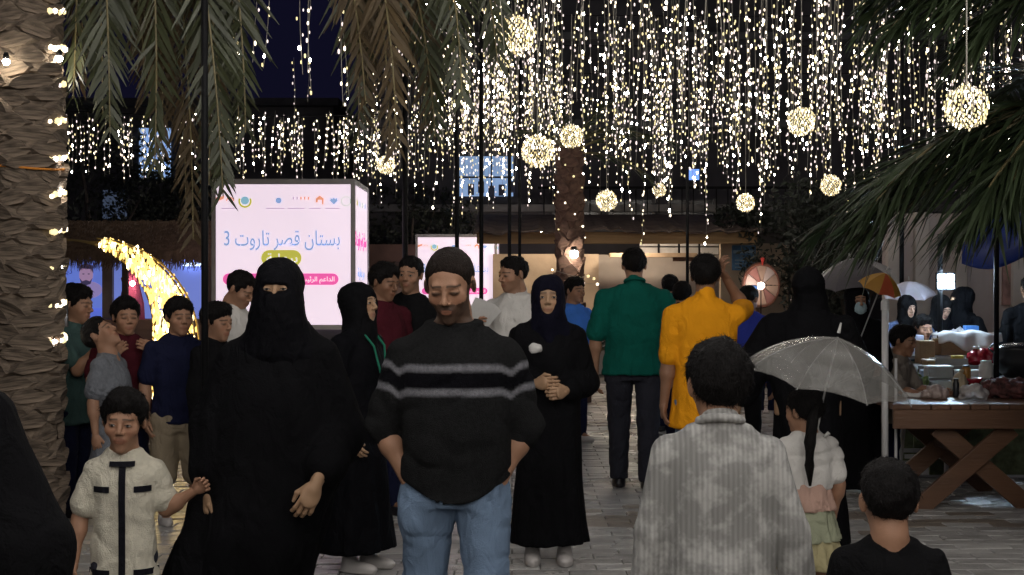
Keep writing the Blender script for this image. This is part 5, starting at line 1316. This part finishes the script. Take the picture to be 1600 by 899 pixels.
person('person in royal blue shirt stooping in front of the prize wheel', 1158, 11.5, 1.50, 150, w=1.2, skin='brown', hair='short', head=(0, 35, 0), lean=(.03, -.16), top=dict(mat=cloth('royal_blue_cotton', (.03, .045, .30)), sleeve=1.0, hem=-.1, off=.02), bot=dict(mat=BLKTEE), shoes=BSHOE,
       al=dict(ua=(.2, -.05, -1), fa=(-.2, -.5, -1)), seed=59)
person('small child in pink by the prize wheel', 1197, 17.0, 1.10, 175, ratio=5.8, skin='tan', hair='long', top=dict(mat=cloth('pink_cotton', (.45, .06, .16)), sleeve=.8, hem=-.3), bot=dict(mat=NAVY), shoes=WSHOE, seed=61)

BOY = person('boy in pale patterned thobe walking away in the near foreground', 1124, 4.15, 1.34, 178, ratio=6.05, w=1.08, skin='tan', hair='full', h=.008, head=(6, 2, 0),
       robe=dict(mat=THOBE, k=.012, stand=True, name='thobe', wide=1.02, fold=.02, n=6, off=.016, sleeve=1.95, sr=.85, wr=.004), shoes=BSHOE, ar=dict(ua=(.26, .0, -1), fa=(.18, -.1, -1)), al=dict(ua=(.22, .02, -1), fa=(.14, -.1, -1)), seed=63)
b = MB(); b.tube([(BOY['Nb'][0] + .058 * math.sin(t), BOY['Nb'][1] + .020 - .058 * math.cos(t), BOY['Nb'][2] + .022 - .014 * math.cos(t)) for t in a_], .013, 8); b.build('collar', THOBE, BOY['root'], smooth=True)

person('woman in black abaya seen from behind beside the clear umbrella', 1262, 8.4, 1.60, 168, w=1.25, skin='olive', female=True, h=.012, robe=dict(mat=BLK, wide=1.02, fold=.05, sr=1.5, sleeve=1.6, hem=.02), veil=dict(kind='niqab', mat=BLK),
       head=(-15, 0, 0), ar=dict(ua=(.2, -.3, -.9), fa=(-.1, -.8, -.2)), al=dict(ua=(.45, .0, -1), fa=(.35, -.2, -1)), seed=65)

GIRL = person('little girl in white blouse and tiered pastel skirt seen from behind', 1261, 6.6, 1.035, 192, ratio=5.5, w=1.06, skin='tan', female=True, hair='long', h=.009, head=(28, 4, 0), top=dict(mat=WHITECL, name='blouse', sleeve=.72, hem=.30, off=.016, puff=True, flare=1.0),
       shoes=WSHOE, al=dict(ua=(.35, -.1, -1), fa=(.05, -.7, .35), curl=1.0, thumb=(0, 0, 1)), ar=dict(ua=(.25, .05, -1), fa=(.0, -.4, -1)), seed=67)
for i, (c, z0, z1, r0, r1) in enumerate((((.46, .30, .24), .625, .50, .105, .130), ((.34, .36, .25), .515, .365, .122, .150), ((.44, .39, .22), .38, .245, .138, .165))):
    g = Solid(.009); g.stack([(z1, 0, 0, r1, r1 * .85), (z0, 0, 0, r0, r0 * .8)], fold=(11, .075, .02, i * 1.3)); v, f = g.mesh(); v = crumple(v, f, .003, (40, 40, 12), i)
    link('skirt_tier', npmesh('skirt_tier', v, f, cloth(('pink', 'sage', 'yellow')[i] + '_tulle', c)), GIRL['root'], label=('pink', 'sage green', 'yellow')[i] + ' tier of the skirt')
b = MB()
h_ = GIRL['O'] + GIRL['R'] @ np.array((.03, .090, .02)); pts = [h_ + np.array((.0, .01, -.0)), h_ + np.array((.03, .045, -.05)), h_ + np.array((.045, .050, -.15)), h_ + np.array((.045, .045, -.25)), h_ + np.array((.040, .04, -.34))]
b.tube(pts, [.016, .026, .027, .022, .006], 10); v = np.concatenate(b.v)
b.build('ponytail', HAIR, GIRL['root'], smooth=True)

person('little boy in black shirt seen from behind at the bottom of the frame', 1389, 3.95, 1.035, 178, ratio=5.1, w=1.16, skin='tan', hair='short', h=.008, head=(-3, 3, 0), top=dict(mat=BLKTEE, sleeve=.7, hem=-.3, neck=False), bot=dict(mat=NAVY), shoes=WSHOE, seed=69)

# --- people around the stalls on the right
MASK = person('woman in black headscarf with pale blue face mask under the grey umbrella', 1338, 10.5, 1.50, 5, ratio=7.0, w=1.0, skin='tan', female=True, robe=dict(mat=BLK, wide=.95, sr=1.05), veil=dict(kind='hijab', mat=BLK2),
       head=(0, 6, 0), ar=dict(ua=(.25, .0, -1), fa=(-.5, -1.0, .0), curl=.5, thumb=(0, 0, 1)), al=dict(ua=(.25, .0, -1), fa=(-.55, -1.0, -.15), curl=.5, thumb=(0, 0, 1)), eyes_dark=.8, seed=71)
g = Solid(.006); O, R, s = MASK['O'], MASK['R'], MASK['s']
g.ell(O + R @ (s * np.array((0, -.052, -.055))), s * np.array((.062, .062, .060)), R); v, f = g.mesh(); v = v + (np.sin((v[:, 2] - O[2]) * 300) * .0012)[:, None] * np.array((0, -1, 0))
link('face_mask', npmesh('face_mask', v, f, cloth('surgical_mask_paper', (.34, .46, .50), bump=.1)), MASK['root'])

person('woman in grey blue blouse with hand at her face under the white umbrella', 1416, 13.3, 1.40, 8, ratio=6.8, skin='light', female=True, robe=dict(mat=OUTDOOR, sr=1.1), veil=dict(kind='hijab', mat=BLKTEE), head=(6, 12, 0),
       al=dict(ua=(.15, -.5, -.75), fa=(-.35, -.35, .9), curl=.5, thumb=(-1, 0, 0)), ar=dict(ua=(.1, -.3, -1), fa=(-.4, -1, -.1)), seed=73)
person('woman in black headscarf looking down at the stall under the lamp panel', 1463, 13.3, 1.41, 12, ratio=6.7, w=1.1, skin='light', female=True, robe=dict(mat=BLK2, sr=1.2), veil=dict(kind='hijab', mat=BLKTEE), head=(8, 26, 0), lean=(0, -.04),
       al=dict(ua=(.15, -.3, -1), fa=(-.4, -1, .25), curl=.8), ar=dict(ua=(.2, -.3, -1), fa=(-.6, -1, .1), curl=.8), seed=75)
person('woman in flowing black niqab turned left beside the lamp panel', 1514, 13.3, 1.47, -80, ratio=6.8, w=1.5, skin='olive', female=True, robe=dict(mat=BLK, wide=1.5, sr=2.2), veil=dict(kind='niqab', mat=BLK), lean=(0, -.05), seed=77)
person('man in black shirt with his back turned at the right edge', 1610, 12.7, 1.56, 176, w=1.1, skin='brown', hair='short', top=dict(mat=BLKTEE, sleeve=.95, hem=-.2), bot=dict(mat=NAVY), shoes=BSHOE, ar=dict(ua=(.15, .0, -1), fa=(.0, -.3, -1)), al=dict(ua=(.2, .05, -1), fa=(.0, -.3, -1)), seed=79)
person('child in grey shirt by the white pole leaning over the stall table', 1388, 10.6, 1.20, 50, ratio=6.0, skin='brown', hair='full', head=(0, 10, 0), lean=(0, -.08), top=dict(mat=cloth('grey_brown_cotton', (.16, .14, .12)), sleeve=.8, hem=-.2), bot=dict(mat=NAVY), shoes=BSHOE,
       al=dict(ua=(.1, -.5, -.9), fa=(0, -1, -.1)), ar=dict(ua=(.1, -.5, -.9), fa=(0, -1, -.1)), seed=81)
person('dark haired child between the two seated women at the stall', 1441, 13.0, 1.22, 15, ratio=6.0, skin='tan', hair='full', head=(0, 12, 0), top=dict(mat=BLKTEE, sleeve=.8), bot=dict(mat=NAVY), shoes=BSHOE, seed=83)
# ------------------------------------------------------------ lamp panel, tarpaulin, posts
o = empty('lamp_panel', W(1477, 440, 12.45), label='bright square lamp panel of four cells on a black post', cat='lamp')
k = 12.45 / FPX
for i in (-1, 1):
    for j in (-1, 1):
        for s in (-1, 1): MB().box((i * 6.8 * k, s * .026, j * 6.2 * k), (10.0 * k, .012, 9.0 * k)).build('light_cell', glow('led_cell', (.60, .80, 1.0), 520), o)  # rear cells are unseen, added to light the women behind the panel
MB().box((0, 0, 0), (30 * k, .038, 28 * k)).build('housing', BLACKM, o, bevel=.006); MB().tube([(-.03, .05, .4), (-.03, .05, -.6), (-.03, .05, -o.location.z)], .022, 8).build('post', BLACKM, o)

o = empty('blue_tarpaulin', (WX(1600, 11.8), 11.8, 0), label='sagging blue tarpaulin hung between poles in the upper right', cat='tarpaulin')
V, F = [], []; nu, nv = 18, 10
for i in range(nu + 1):
    for j in range(nv + 1):
        u, v = i / nu, j / nv
        x = WX(1500 + 210 * u + 8 * v, 11.8) - o.location.x; topz = WZ(352 - 30 * u, 11.8); bot = WZ(412 - 30 * u * u + 10 * math.sin(u * 9), 11.8)
        V.append((x, .10 * math.sin(u * 7 + v * 2) - .25 * v * (1 - v), topz + (bot - topz) * v + .03 * math.sin(u * 3.14) * (1 - v)))
for i in range(nu):
    for j in range(nv): a = i * (nv + 1) + j; F.append((a, a + 1, a + nv + 2, a + nv + 1))
q = MB().add(V, F).build('sheet', mat('blue_tarp_plastic', (.018, .045, .26), rough=.45, bump=.4, bscale=12, var=.2), o, smooth=True)
m = q.modifiers.new('thick', 'SOLIDIFY'); m.thickness = .004

WPL = mat('white_plastic', (.60, .60, .60), rough=.4, var=.08)
o = empty('white_post', (WX(1383, 9.85), 9.85, 0), label='thick white pipe standing beside the masked woman', cat='post', group='white posts by the stall')
MB().tube([(0, 0, 0), (0, 0, 1.36)], .022, 14).build('pipe', WPL, o, smooth=True); MB().lathe([(.028, 1.33), (.028, 1.385), (.016, 1.40)], 14).build('end_cap', WPL, o); MB().lathe([(.10, 0), (.10, .02), (.035, .05)], 16).build('foot', WPL, o)
o = empty('white_post', (WX(1400, 10.0), 10.0, 0), label='thin white pipe just right of the thick one', cat='post', group='white posts by the stall')
MB().tube([(0, 0, 0), (0, 0, 1.0)], .010, 8).build('pipe', WPL, o); MB().lathe([(.05, 0), (.05, .02), (.015, .04)], 12).build('foot', WPL, o)

# ------------------------------------------------------------ umbrellas
def umbrella(apex, axis, R, depth, n, mats, label, shaft, roll=0.0, tip=.05, group='umbrellas in the crowd'):
    ax = Vector(axis).normalized(); rotm = Vector((0, 0, 1)).rotation_difference(ax).to_matrix().to_4x4() @ Matrix.Rotation(roll, 4, 'Z')
    o = empty('umbrella', apex, label=label, cat='umbrella', group=group); o.rotation_euler = rotm.to_euler()
    K = 7
    def P(a, t):
        rr = R * math.sin(t * .95) / math.sin(.95); z = -depth * (1 - math.cos(t * .95)) / (1 - math.cos(.95)) * .62 - depth * .38 * t; return np.array((rr * math.cos(a), rr * math.sin(a), z))
    for i in range(n):
        a0, a1 = i / n * 6.2832, (i + 1) / n * 6.2832; V, F = [], []
        for k in range(K + 1):
            t = k / K; p0, p1 = P(a0, t), P(a1, t)
            for s in np.linspace(0, 1, 5):
                q = p0 * (1 - s) + p1 * s; sag = 4 * s * (1 - s)
                q = q * (1 + .0 * sag) + np.array((0, 0, .018 * R / .4 * sag * t * t)) * (1.0 if k == K else -.6)
                V.append(q)
        for k in range(K):
            for s in range(4): a = k * 5 + s; F.append((a, a + 1, a + 6, a + 5))
        m = mats[i % len(mats)]
        MB().add(V, F).build('canopy_panel', m, o, smooth=True)
        MB().tube([P(a0, t) + (0, 0, -.004) for t in np.linspace(0, 1, 9)], .0022, 5).build('rib', mat('umbrella_rib', (.35, .35, .35), rough=.4, metal=.5), o)
        if i % 1 == 0: MB().tube([P(a0, .5) + (0, 0, -.004), np.array((0, 0, -depth * 1.15))], .0010, 4).build('stretcher', mat('umbrella_stretcher', (.06, .06, .06)), o)
    MB().tube([(0, 0, tip), (0, 0, tip * .3)], [.004, .008], 8).build('tip', mat('umbrella_tip', (.5, .5, .48), rough=.4), o)
    MB().tube([(0, 0, 0), (0, 0, -shaft)], .0045, 8).build('shaft', mat('umbrella_shaft', (.45, .45, .45), rough=.35, metal=.5), o)
    MB().tube([(.0, 0, -shaft), (0, 0, -shaft - .05), (.015, 0, -shaft - .085), (.045, 0, -shaft - .095), (.065, 0, -shaft - .07)], .009, 8).build('handle', mat('umbrella_handle', (.55, .55, .52), rough=.4), o, smooth=True)
    return o
def clear_mat():
    m, N, L, P = _nt('clear_umbrella_film')
    P.inputs['Base Color'].default_value = (.23, .225, .21, 1); P.inputs['Roughness'].default_value = .22; P.inputs['Alpha'].default_value = .74
    tc = N.new('ShaderNodeTexCoord'); n = N.new('ShaderNodeTexNoise'); n.inputs['Scale'].default_value = 4; n.inputs['Detail'].default_value = 3
    L.new(tc.outputs['Object'], n.inputs['Vector']); b = N.new('ShaderNodeBump'); b.inputs['Strength'].default_value = .3; b.inputs['Distance'].default_value = .02
    L.new(n.outputs['Fac'], b.inputs['Height']); L.new(b.outputs[0], P.inputs['Normal'])
    rp = N.new('ShaderNodeMapRange'); rp.inputs['From Min'].default_value = .35; rp.inputs['From Max'].default_value = .7; rp.inputs['To Min'].default_value = .48; rp.inputs['To Max'].default_value = .68
    L.new(n.outputs['Fac'], rp.inputs['Value']); L.new(rp.outputs[0], P.inputs['Alpha']); return m
uy = 6.5
umbrella(W(1309, 527, uy), (.20, -.14, 1), .385, .205, 8, [clear_mat()], 'clear plastic umbrella held over the little girl', .36, roll=.25, tip=.065)
UG = mat('grey_umbrella_nylon', (.115, .105, .115), rough=.35, bump=.2, var=.3, vscale=4)
umbrella(W(1328, 405, 10.6), (-.22, -.25, 1), .29, .15, 8, [UG], 'dark grey umbrella above the woman with the face mask', .55, roll=.1)
umbrella(W(1384, 427, 10.2), (.30, -.35, 1), .155, .12, 8, [mat('yellow_umbrella_nylon', (.52, .27, .03), rough=.5), mat('amber_umbrella_nylon', (.40, .20, .03), rough=.5), mat('red_umbrella_print', (.42, .08, .03), rough=.5)], 'small yellow umbrella with a red patch beside the grey one', .5, roll=.55)
umbrella(W(1420, 440, 13.75), (-.10, -.25, 1), .25, .13, 8, [mat('white_umbrella_nylon', (.62, .58, .64), rough=.5)], 'white umbrella over the woman in the grey blue blouse', .6, roll=.3)

# ------------------------------------------------------------ wooden table with trestle legs
ty = 9.75; tcx = WX(1532, ty)
o = empty('wooden_table', (tcx, ty + .55, 0), label='brown wooden trestle table with crossed legs laden with goods', cat='table')
TW = mat('brown_varnished_wood', (.135, .066, .034), rough=.5, bump=.4, bscale=60, var=.25, vscale=6, stretch=(1, .15, 1))
TWX = mat('brown_varnished_wood_side', (.135, .066, .034), rough=.5, bump=.4, bscale=60, var=.25, vscale=6, stretch=(.15, 1, 1))
zt = WZ(632, ty); hw = 138 * ty / FPX
npk = 9; pw = 2 * hw / npk
for i in range(npk): MB().box((-hw + (i + .5) * pw, 0, zt - .018), (pw - .008, 1.1, .036)).build('plank', TW, o, bevel=.003)
MB().box((0, -.535, zt - .10), (2 * hw - .02, .035, .125)).build('apron', TWX, o, bevel=.004); MB().box((0, .535, zt - .10), (2 * hw - .02, .035, .125)).build('apron', TWX, o, bevel=.004)
lx = hw - .19
for yy in (-.44, .38):
    for s, d in ((1, 0), (-1, .045)): MB().beam((-s * lx * .98, yy + d, .0), (s * lx * .62, yy + d, zt - .165), .04, .125).build('crossed_leg', TWX, o, bevel=.004)
MB().beam((0, -.44, .36), (0, .38, .36), .09, .04).build('stretcher', TW, o)
# stepped stall behind, loaded too
o2 = empty('stepped_stall', (WX(1545, 12.1), 12.1, 0), label='stepped wooden stall behind the trestle table covered with goods', cat='stall')
GB = mat('grey_table_board', (.20, .19, .18))
STEPS = [(11.45, 11.9, .765), (11.9, 12.35, .84), (12.35, 12.8, .90)]
for y0, y1, z in STEPS:
    MB().box((0, (y0 + y1) / 2 - 12.1, z - .015), (1.35, y1 - y0 - .004, .03)).build('shelf_board', GB, o2, bevel=.004); MB().box((0, y0 - 12.1 + .014, z / 2 - .02), (1.33, .02, z - .06)).build('riser_panel', mat('stall_cloth', (.11, .13, .07), rough=.95, var=.5, vscale=14), o2)

def goods(name, px, py, d, build, label, cat, group='goods laid out on the tables'):
    """a thing whose foot stands at picture row py on a table at depth d"""
    e = empty(name, W(px, py, d), label=label, cat=cat, group=group); build(e); return e
def on_table(px, d): return 440 + (CH - zt) * FPX / d     # picture row of the table top at depth d
CARD = mat('cardboard', (.26, .165, .09), rough=.85, bump=.3, var=.2)
def rbox(w, d, h, m, lid=None):
    def f(e):
        MB().box((0, 0, h / 2), (w, d, h)).build('body', m, e, bevel=.006)
        if lid: MB().box((0, 0, h + .006), (w * 1.05, d * 1.05, .012)).build('lid', lid, e, bevel=.004)
    return f
def crate(w, d, h, m):
    def f(e):
        t = .008
        MB().box((0, 0, t / 2), (w, d, t)).build('bottom', m, e)
        for s in (-1, 1): MB().box((s * (w / 2 - t / 2), 0, h / 2 + t), (t, d, h)).build('wall', m, e); MB().box((0, s * (d / 2 - t / 2), h / 2 + t), (w - 2 * t - .001, t, h)).build('wall', m, e)
    return f
def jar(r, h, m, lidm):
    def f(e):
        MB().lathe([(r * .9, 0), (r, h * .06), (r, h * .75), (r * .72, h * .86), (r * .72, h * .9)], 16).build('body', m, e, smooth=True); MB().lathe([(r * .78, h * .88), (r * .78, h), (r * .7, h * 1.01)], 16).build('lid', lidm, e)
    return f
def bag(rx, ry_, rz_, m, seed, crump=.012, tie=False):
    def f(e):
        g = Solid(.009); g.ell((0, 0, rz_ * .85), (rx, ry_, rz_), k=.02); g.ell((rx * .35, 0, rz_ * .5), (rx * .6, ry_ * .8, rz_ * .5), k=.03); g.ell((-rx * .4, 0, rz_ * .45), (rx * .6, ry_ * .8, rz_ * .5), k=.03)
        g.cut(lambda X, Y, Z: -Z + 0 * X + 0 * Y)
        v, fc = g.mesh(); v = crumple(v, fc, crump, 38, seed); v = crumple(v, fc, crump * .5, 90, seed + 1); v[:, 2] = np.maximum(v[:, 2], 0)
        link('body', npmesh('bag', v, fc, m, smooth=True), e)
        if tie: MB().tube([(0, 0, rz_ * 1.6), (.01, 0, rz_ * 1.95), (.03, 0, rz_ * 2.1)], [.012, .02, .004], 6).build('knot', m, e)
    return f
FILM = mat('translucent_plastic_bag', (.50, .47, .45), rough=.3, bump=.7, bscale=18, alpha=.75)
RED = mat('red_glossy_wrap', (.30, .012, .022), rough=.2, bump=.5, bscale=14); PATT = mat('patterned_dark_fabric', (.10, .035, .032), rough=.8, var=.9, vscale=24, bump=.6, bscale=30)
WHT = mat('white_food_tub', (.60, .59, .57), rough=.45); CLR = mat('clear_food_tray', (.40, .42, .40), rough=.25, alpha=.85); DK = mat('dark_plastic', (.015, .015, .018), rough=.35); CREAM = mat('cream_paper_bag', (.48, .40, .27), rough=.8, bump=.4)
def foot(py):
    if py > 601: return zt, (CH - zt) * FPX / (py - 440)      # the trestle table
    y0, y1, z = STEPS[0 if py > 581 else 1 if py > 563 else 2]
    return z, min(max((CH - z) * FPX / (py - 440), y0 + .12), y1 - .08)
def sheet_drape(e):
    V, Fc = [], []; nx, ny = 16, 10
    for i in range(nx + 1):
        for j in range(ny + 1):
            u, v = i / nx * 2 - 1, j / ny
            if v < .55: y, z = -.16 * (v / .55) + .08, .20 + .012 * math.sin(u * 7) - .02 * abs(u) ** 3
            else: k_ = (v - .55) / .45; y, z = -.08 - .02 * k_ + .015 * math.sin(u * 9), .20 - .02 * abs(u) ** 3 - k_ * (.17 - .10 * abs(u - .1) - .02 * math.sin(u * 8))
            V.append((u * .27, y, z))
    for i in range(nx):
        for j in range(ny): a = i * (ny + 1) + j; Fc.append((a, a + 1, a + ny + 2, a + ny + 1))
    q = MB().add(V, Fc).build('cloth', WHT, e, smooth=True); m_ = q.modifiers.new('thick', 'SOLIDIFY'); m_.thickness = .004
    MB().box((0, .02, .093), (.46, .14, .185)).build('box', CARD, e)
def pot(e):
    MB().lathe([(.10, 0), (.17, .06), (.20, .14), (.185, .22), (.195, .235), (.175, .225), (.15, .08)], 24).build('body', DK, e, smooth=True)
    for s in (-1, 1): MB().tube([(s * .19, 0, .19), (s * .24, 0, .23), (s * .19, 0, .27)], .010, 6).build('handle', DK, e)
    MB().ball((0, 0, .225), (.175, .175, .05), 18, 8).build('lid', mat('black_enamel', (.02, .02, .022), rough=.15), e, smooth=True)
for nm, px, py, fn, lb, ct in [
    ('plastic_bag', 1462, 623, bag(.085, .07, .050, mat('pinkish_clear_wrap', (.40, .32, .29), rough=.3, bump=.7, bscale=20), 1), 'crumpled pinkish wrap at the front left corner of the table', 'bag'),
    ('folded_sheet', 1430, 621, bag(.08, .06, .022, WHT, 2, .006), 'flat white wrapping at the left end of the table', 'wrapping'),
    ('black_bottle', 1494, 621, jar(.022, .13, DK, DK), 'black bottle standing at the front of the table', 'bottle'),
    ('plastic_bag', 1522, 625, bag(.09, .06, .060, FILM, 3), 'clear plastic bag hanging over the front edge of the table', 'bag'),
    ('fabric_bundle', 1578, 622, bag(.20, .14, .075, PATT, 4, .014), 'bundle of red and dark patterned fabric at the right of the table', 'fabric'),
    ('leafy_bundle', 1438, 608, bag(.065, .06, .060, mat('leafy_greens', (.10, .15, .035), rough=.6, var=.8, vscale=30, bump=1, bscale=40), 5, .018), 'heap of green leaves on the left of the table', 'greens'),
    ('food_tray', 1470, 608, crate(.18, .14, .05, CLR), 'low clear food tray at the back of the front table', 'tray'),
    ('food_tub', 1466, 593, rbox(.19, .15, .085, CLR, WHT), 'clear tub with white lid behind the low tray', 'tub'),
    ('paper_bag', 1500, 611, bag(.052, .05, .075, CREAM, 6, .006, True), 'small cream paper bag beside the black bottle', 'bag'),
    ('red_bowl', 1521, 603, lambda e: MB().lathe([(.03, 0), (.06, .035), (.075, .06), (.07, .06), (.055, .036), (.02, .012)], 18).build('body', RED, e, smooth=True), 'glossy red bowl beside the white jar', 'bowl'),
    ('white_jar', 1541, 597, jar(.055, .135, WHT, WHT), 'stout white plastic jar behind the patterned fabric', 'jar'),
    ('jam_jar', 1484, 591, jar(.032, .085, mat('dark_red_jam', (.05, .01, .01), rough=.2), DK), 'dark red jar between tub and paper bag', 'jar'),
    ('foam_box', 1507, 583, rbox(.24, .16, .05, WHT), 'white foam box in the middle of the long table', 'box'),
    ('pulp_tray', 1482, 577, crate(.26, .2, .05, mat('grey_pulp', (.25, .24, .22), rough=.9)), 'low grey tray behind the foam box', 'tray'),
    ('red_package', 1538, 580, bag(.13, .08, .075, RED, 7, .012), 'red shiny wrapped package behind the white jar', 'package'),
    ('cooking_pot', 1592, 590, pot, 'large black cooking pot at the right edge', 'pot'),
    ('cardboard_box', 1445, 567, rbox(.125, .16, .19, CARD), 'brown cardboard box at the far left of the long table', 'box'),
    ('paper_cup', 1427, 594, lambda e: MB().lathe([(.028, 0), (.036, .09), (.032, .088), (.025, .01)], 16).build('body', WHT, e, smooth=True), 'white paper cup left of the clear tub', 'cup'),
    ('kraft_tray', 1468, 571, rbox(.24, .16, .035, mat('kraft_tray', (.35, .24, .12), rough=.8), CREAM), 'flat tan tray in front of the spice jars', 'tray'),
    ('spice_jar', 1464, 562, jar(.045, .14, mat('spice_brown', (.20, .11, .05), rough=.5), mat('tan_lid', (.36, .26, .13), rough=.5)), 'brown spice jar right of the cardboard box', 'jar'),
    ('spice_jar', 1479, 562, jar(.045, .13, mat('spice_pale', (.46, .38, .30), rough=.5), WHT), 'pale spice jar with white lid right of the brown one', 'jar'),
    ('draped_box', 1511, 561, sheet_drape, 'box draped with a white sheet on the long table', 'box'),
    ('tan_basket', 1556, 566, crate(.3, .22, .08, mat('wicker_tan', (.22, .15, .08), rough=.9, bump=1, bscale=80)), 'tan tray behind the red package', 'tray'),
    ('plastic_bag', 1478, 553, bag(.12, .10, .11, FILM, 9, .02), 'bag of clear cups left of another at the far end', 'bag'),
    ('plastic_bag', 1502, 552, bag(.12, .10, .12, FILM, 10, .02), 'bag of clear cups behind the white sheet', 'bag'),
    ('blue_tub', 1517, 551, rbox(.11, .1, .24, mat('bright_blue_lid', (.08, .22, .55), rough=.4)), 'blue tub at the far end of the long table', 'tub'),
    ('snack_box', 1452, 622, rbox(.06, .05, .05, mat('orange_card', (.45, .16, .04), rough=.6)), 'small orange box behind the pinkish wrap', 'box'),
    ('snack_box', 1552, 606, rbox(.07, .05, .06, mat('green_card', (.05, .20, .08), rough=.6)), 'small green box between the fabric and the white jar', 'box'),
    ('candy_jar', 1510, 592, jar(.035, .10, mat('amber_jar', (.38, .18, .04), rough=.25), DK), 'amber jar with black lid left of the red bowl', 'jar'),
    ('candy_jar', 1556, 588, jar(.035, .10, mat('teal_jar', (.04, .18, .20), rough=.25), WHT), 'teal jar with white lid right of the red package', 'jar'),
    ('napkin_pack', 1450, 588, rbox(.12, .08, .05, mat('pale_blue_wrap', (.28, .36, .46), rough=.4)), 'pale blue pack of napkins at the left of the stepped stall', 'pack'),
    ('snack_box', 1496, 573, rbox(.09, .06, .08, mat('yellow_card', (.52, .38, .05), rough=.6)), 'yellow box right of the pale spice jar', 'box'),
    ('sauce_bottle', 1524, 575, jar(.024, .15, RED, WHT), 'red sauce bottle with white cap before the draped box', 'bottle'),
    ('sauce_bottle', 1531, 574, jar(.024, .15, mat('mustard', (.52, .34, .03), rough=.35), WHT), 'mustard bottle with white cap beside the red one', 'bottle'),
    ('folder', 1418, 546, rbox(.24, .16, .16, mat('lilac_white_card', (.50, .50, .62), rough=.6)), 'pale lilac box before the woman in grey blue', 'box')]:
    z_, d_ = foot(py); goods(nm, px, 440 + (CH - z_) * FPX / d_, d_, fn, lb, ct)

# white chair behind the table
o = empty('white_chair', (WX(1446, 11.17), 11.17, 0), 1.50, label='white slatted chair standing behind the trestle table', cat='chair')
for i in range(5): MB().box((0, -.18 + i * .09, .45), (.42, .075, .022)).build('seat_slat', WPL, o, bevel=.004)
for sx in (-1, 1):
    MB().tube([(sx * .20, -.20, 0), (sx * .20, -.20, .44)], .018, 8).build('leg', WPL, o)
    MB().tube([(sx * .20, .24, 0), (sx * .20, .20, .45), (sx * .20, .27, .92)], .018, 8).build('rear_leg', WPL, o, smooth=True)
    MB().box((sx * .20, 0, .22), (.02, .38, .03)).build('side_rail', WPL, o)
for z, y in ((.62, .222), (.74, .242), (.87, .262)): MB().box((0, y, z), (.38, .02, .08)).build('back_slat', WPL, o, bevel=.004)
for z in (.20, .34): MB().box((0, -.20, z), (.38, .022, .035)).build('front_rail', WPL, o)

# things under and beside the table
o = empty('blue_bag', W(1592, 745, 11.6), label='pale blue bag with handles standing under the table', cat='bag'); MB().box((0, 0, .14), (.20, .14, .26)).build('body', cloth('pale_blue_nylon', (.10, .12, .30), rough=.6), o, bevel=.02)
for y in (-.05, .05): MB().tube([(-.06, y, .27), (-.04, y, .36), (.04, y, .36), (.06, y, .27)], .008, 6).build('handle', cloth('pale_blue_nylon', (.1, .12, .3)), o)
for px, d, lb in ((1572, 10.6, 'grey foam block under the right of the table'), (1592, 10.35, 'white foam block in front of the grey one')):
    o = empty('foam_block', (WX(px, d), d, 0), label=lb, cat='block', group='blocks under the table'); MB().box((0, 0, .055), (.09, .12, .11)).build('body', mat('white_foam', (.42, .42, .40), rough=.8), o, bevel=.006)
MB().box((WX(1500, 11.8), 12.0, .012), (1.1, 1.1, .02)).build('ground_sheet', mat('pale_ground_sheet', (.40, .40, .42), rough=.6, bump=.5, bscale=8), label='pale sheet lying on the ground under the table', cat='sheet')

# red bag of the child, torch phone, papers
A = KID['A']['r']; p = KID['root'].matrix_basis @ Vector(A['wr'] + A['hd'] * .07)
o = empty('red_bag', (p.x - .03, p.y, p.z - .27), label='red shopping bag carried by the child in the cream jacket', cat='bag')
MB().box((0, 0, .09), (.16, .08, .18)).build('body', mat('red_paper', (.38, .018, .022), rough=.35, bump=.3, bscale=12), o, bevel=.006)
for y in (-.025, .025): MB().tube([(-.04, y, .18), (-.03, y, .25), (.03, y, .27), (.05, y, .18)], .004, 6).build('handle', mat('red_paper', (.38, .018, .022)), o)
o = empty('phone', W(97, 492, 9.15), .25, label='phone with its torch shining beside the palm trunk', cat='phone'); MB().box((0, 0, 0), (.075, .010, .15)).build('body', DK, o, bevel=.004); MB().lathe([(.011, 0), (.011, .006)], 14, R=rot(0, 90, 0)).build('torch', glow('torch_white', (.95, .97, 1), 160), o, loc=(0, -.006, .0)); MB().box((0, -.0062, -.03), (.06, .003, .08)).build('back_cover', mat('phone_grey', (.1, .1, .11), rough=.3), o)
A = WM['A']['r']; p = WM['root'].matrix_basis @ Vector(A['wr'] + A['hd'] * .09)
o = empty('paper_sheets', p, label='white papers held by the man in white', cat='paper'); o.rotation_euler = (.5, .35, .3)
for i in range(3): MB().box((.01 * i, -.004 * i, .06), (.15, .002, .21)).build('sheet', mat('white_paper', (.66, .65, .63), rough=.8), o).rotation_euler = (0, .12 * i, .06 * i)
A = HJ['A']['r']; p = HJ['root'].matrix_basis @ Vector(A['wr'] + A['hd'] * .06)
o = empty('paper_tissue', (WX(838, 7.72), 7.72, WZ(552, 7.72)), label='white tissue in the hand of the woman in the navy scarf', cat='tissue'); bag(.03, .025, .028, mat('white_tissue', (.58, .57, .55), rough=.9), 12, .006)(o)
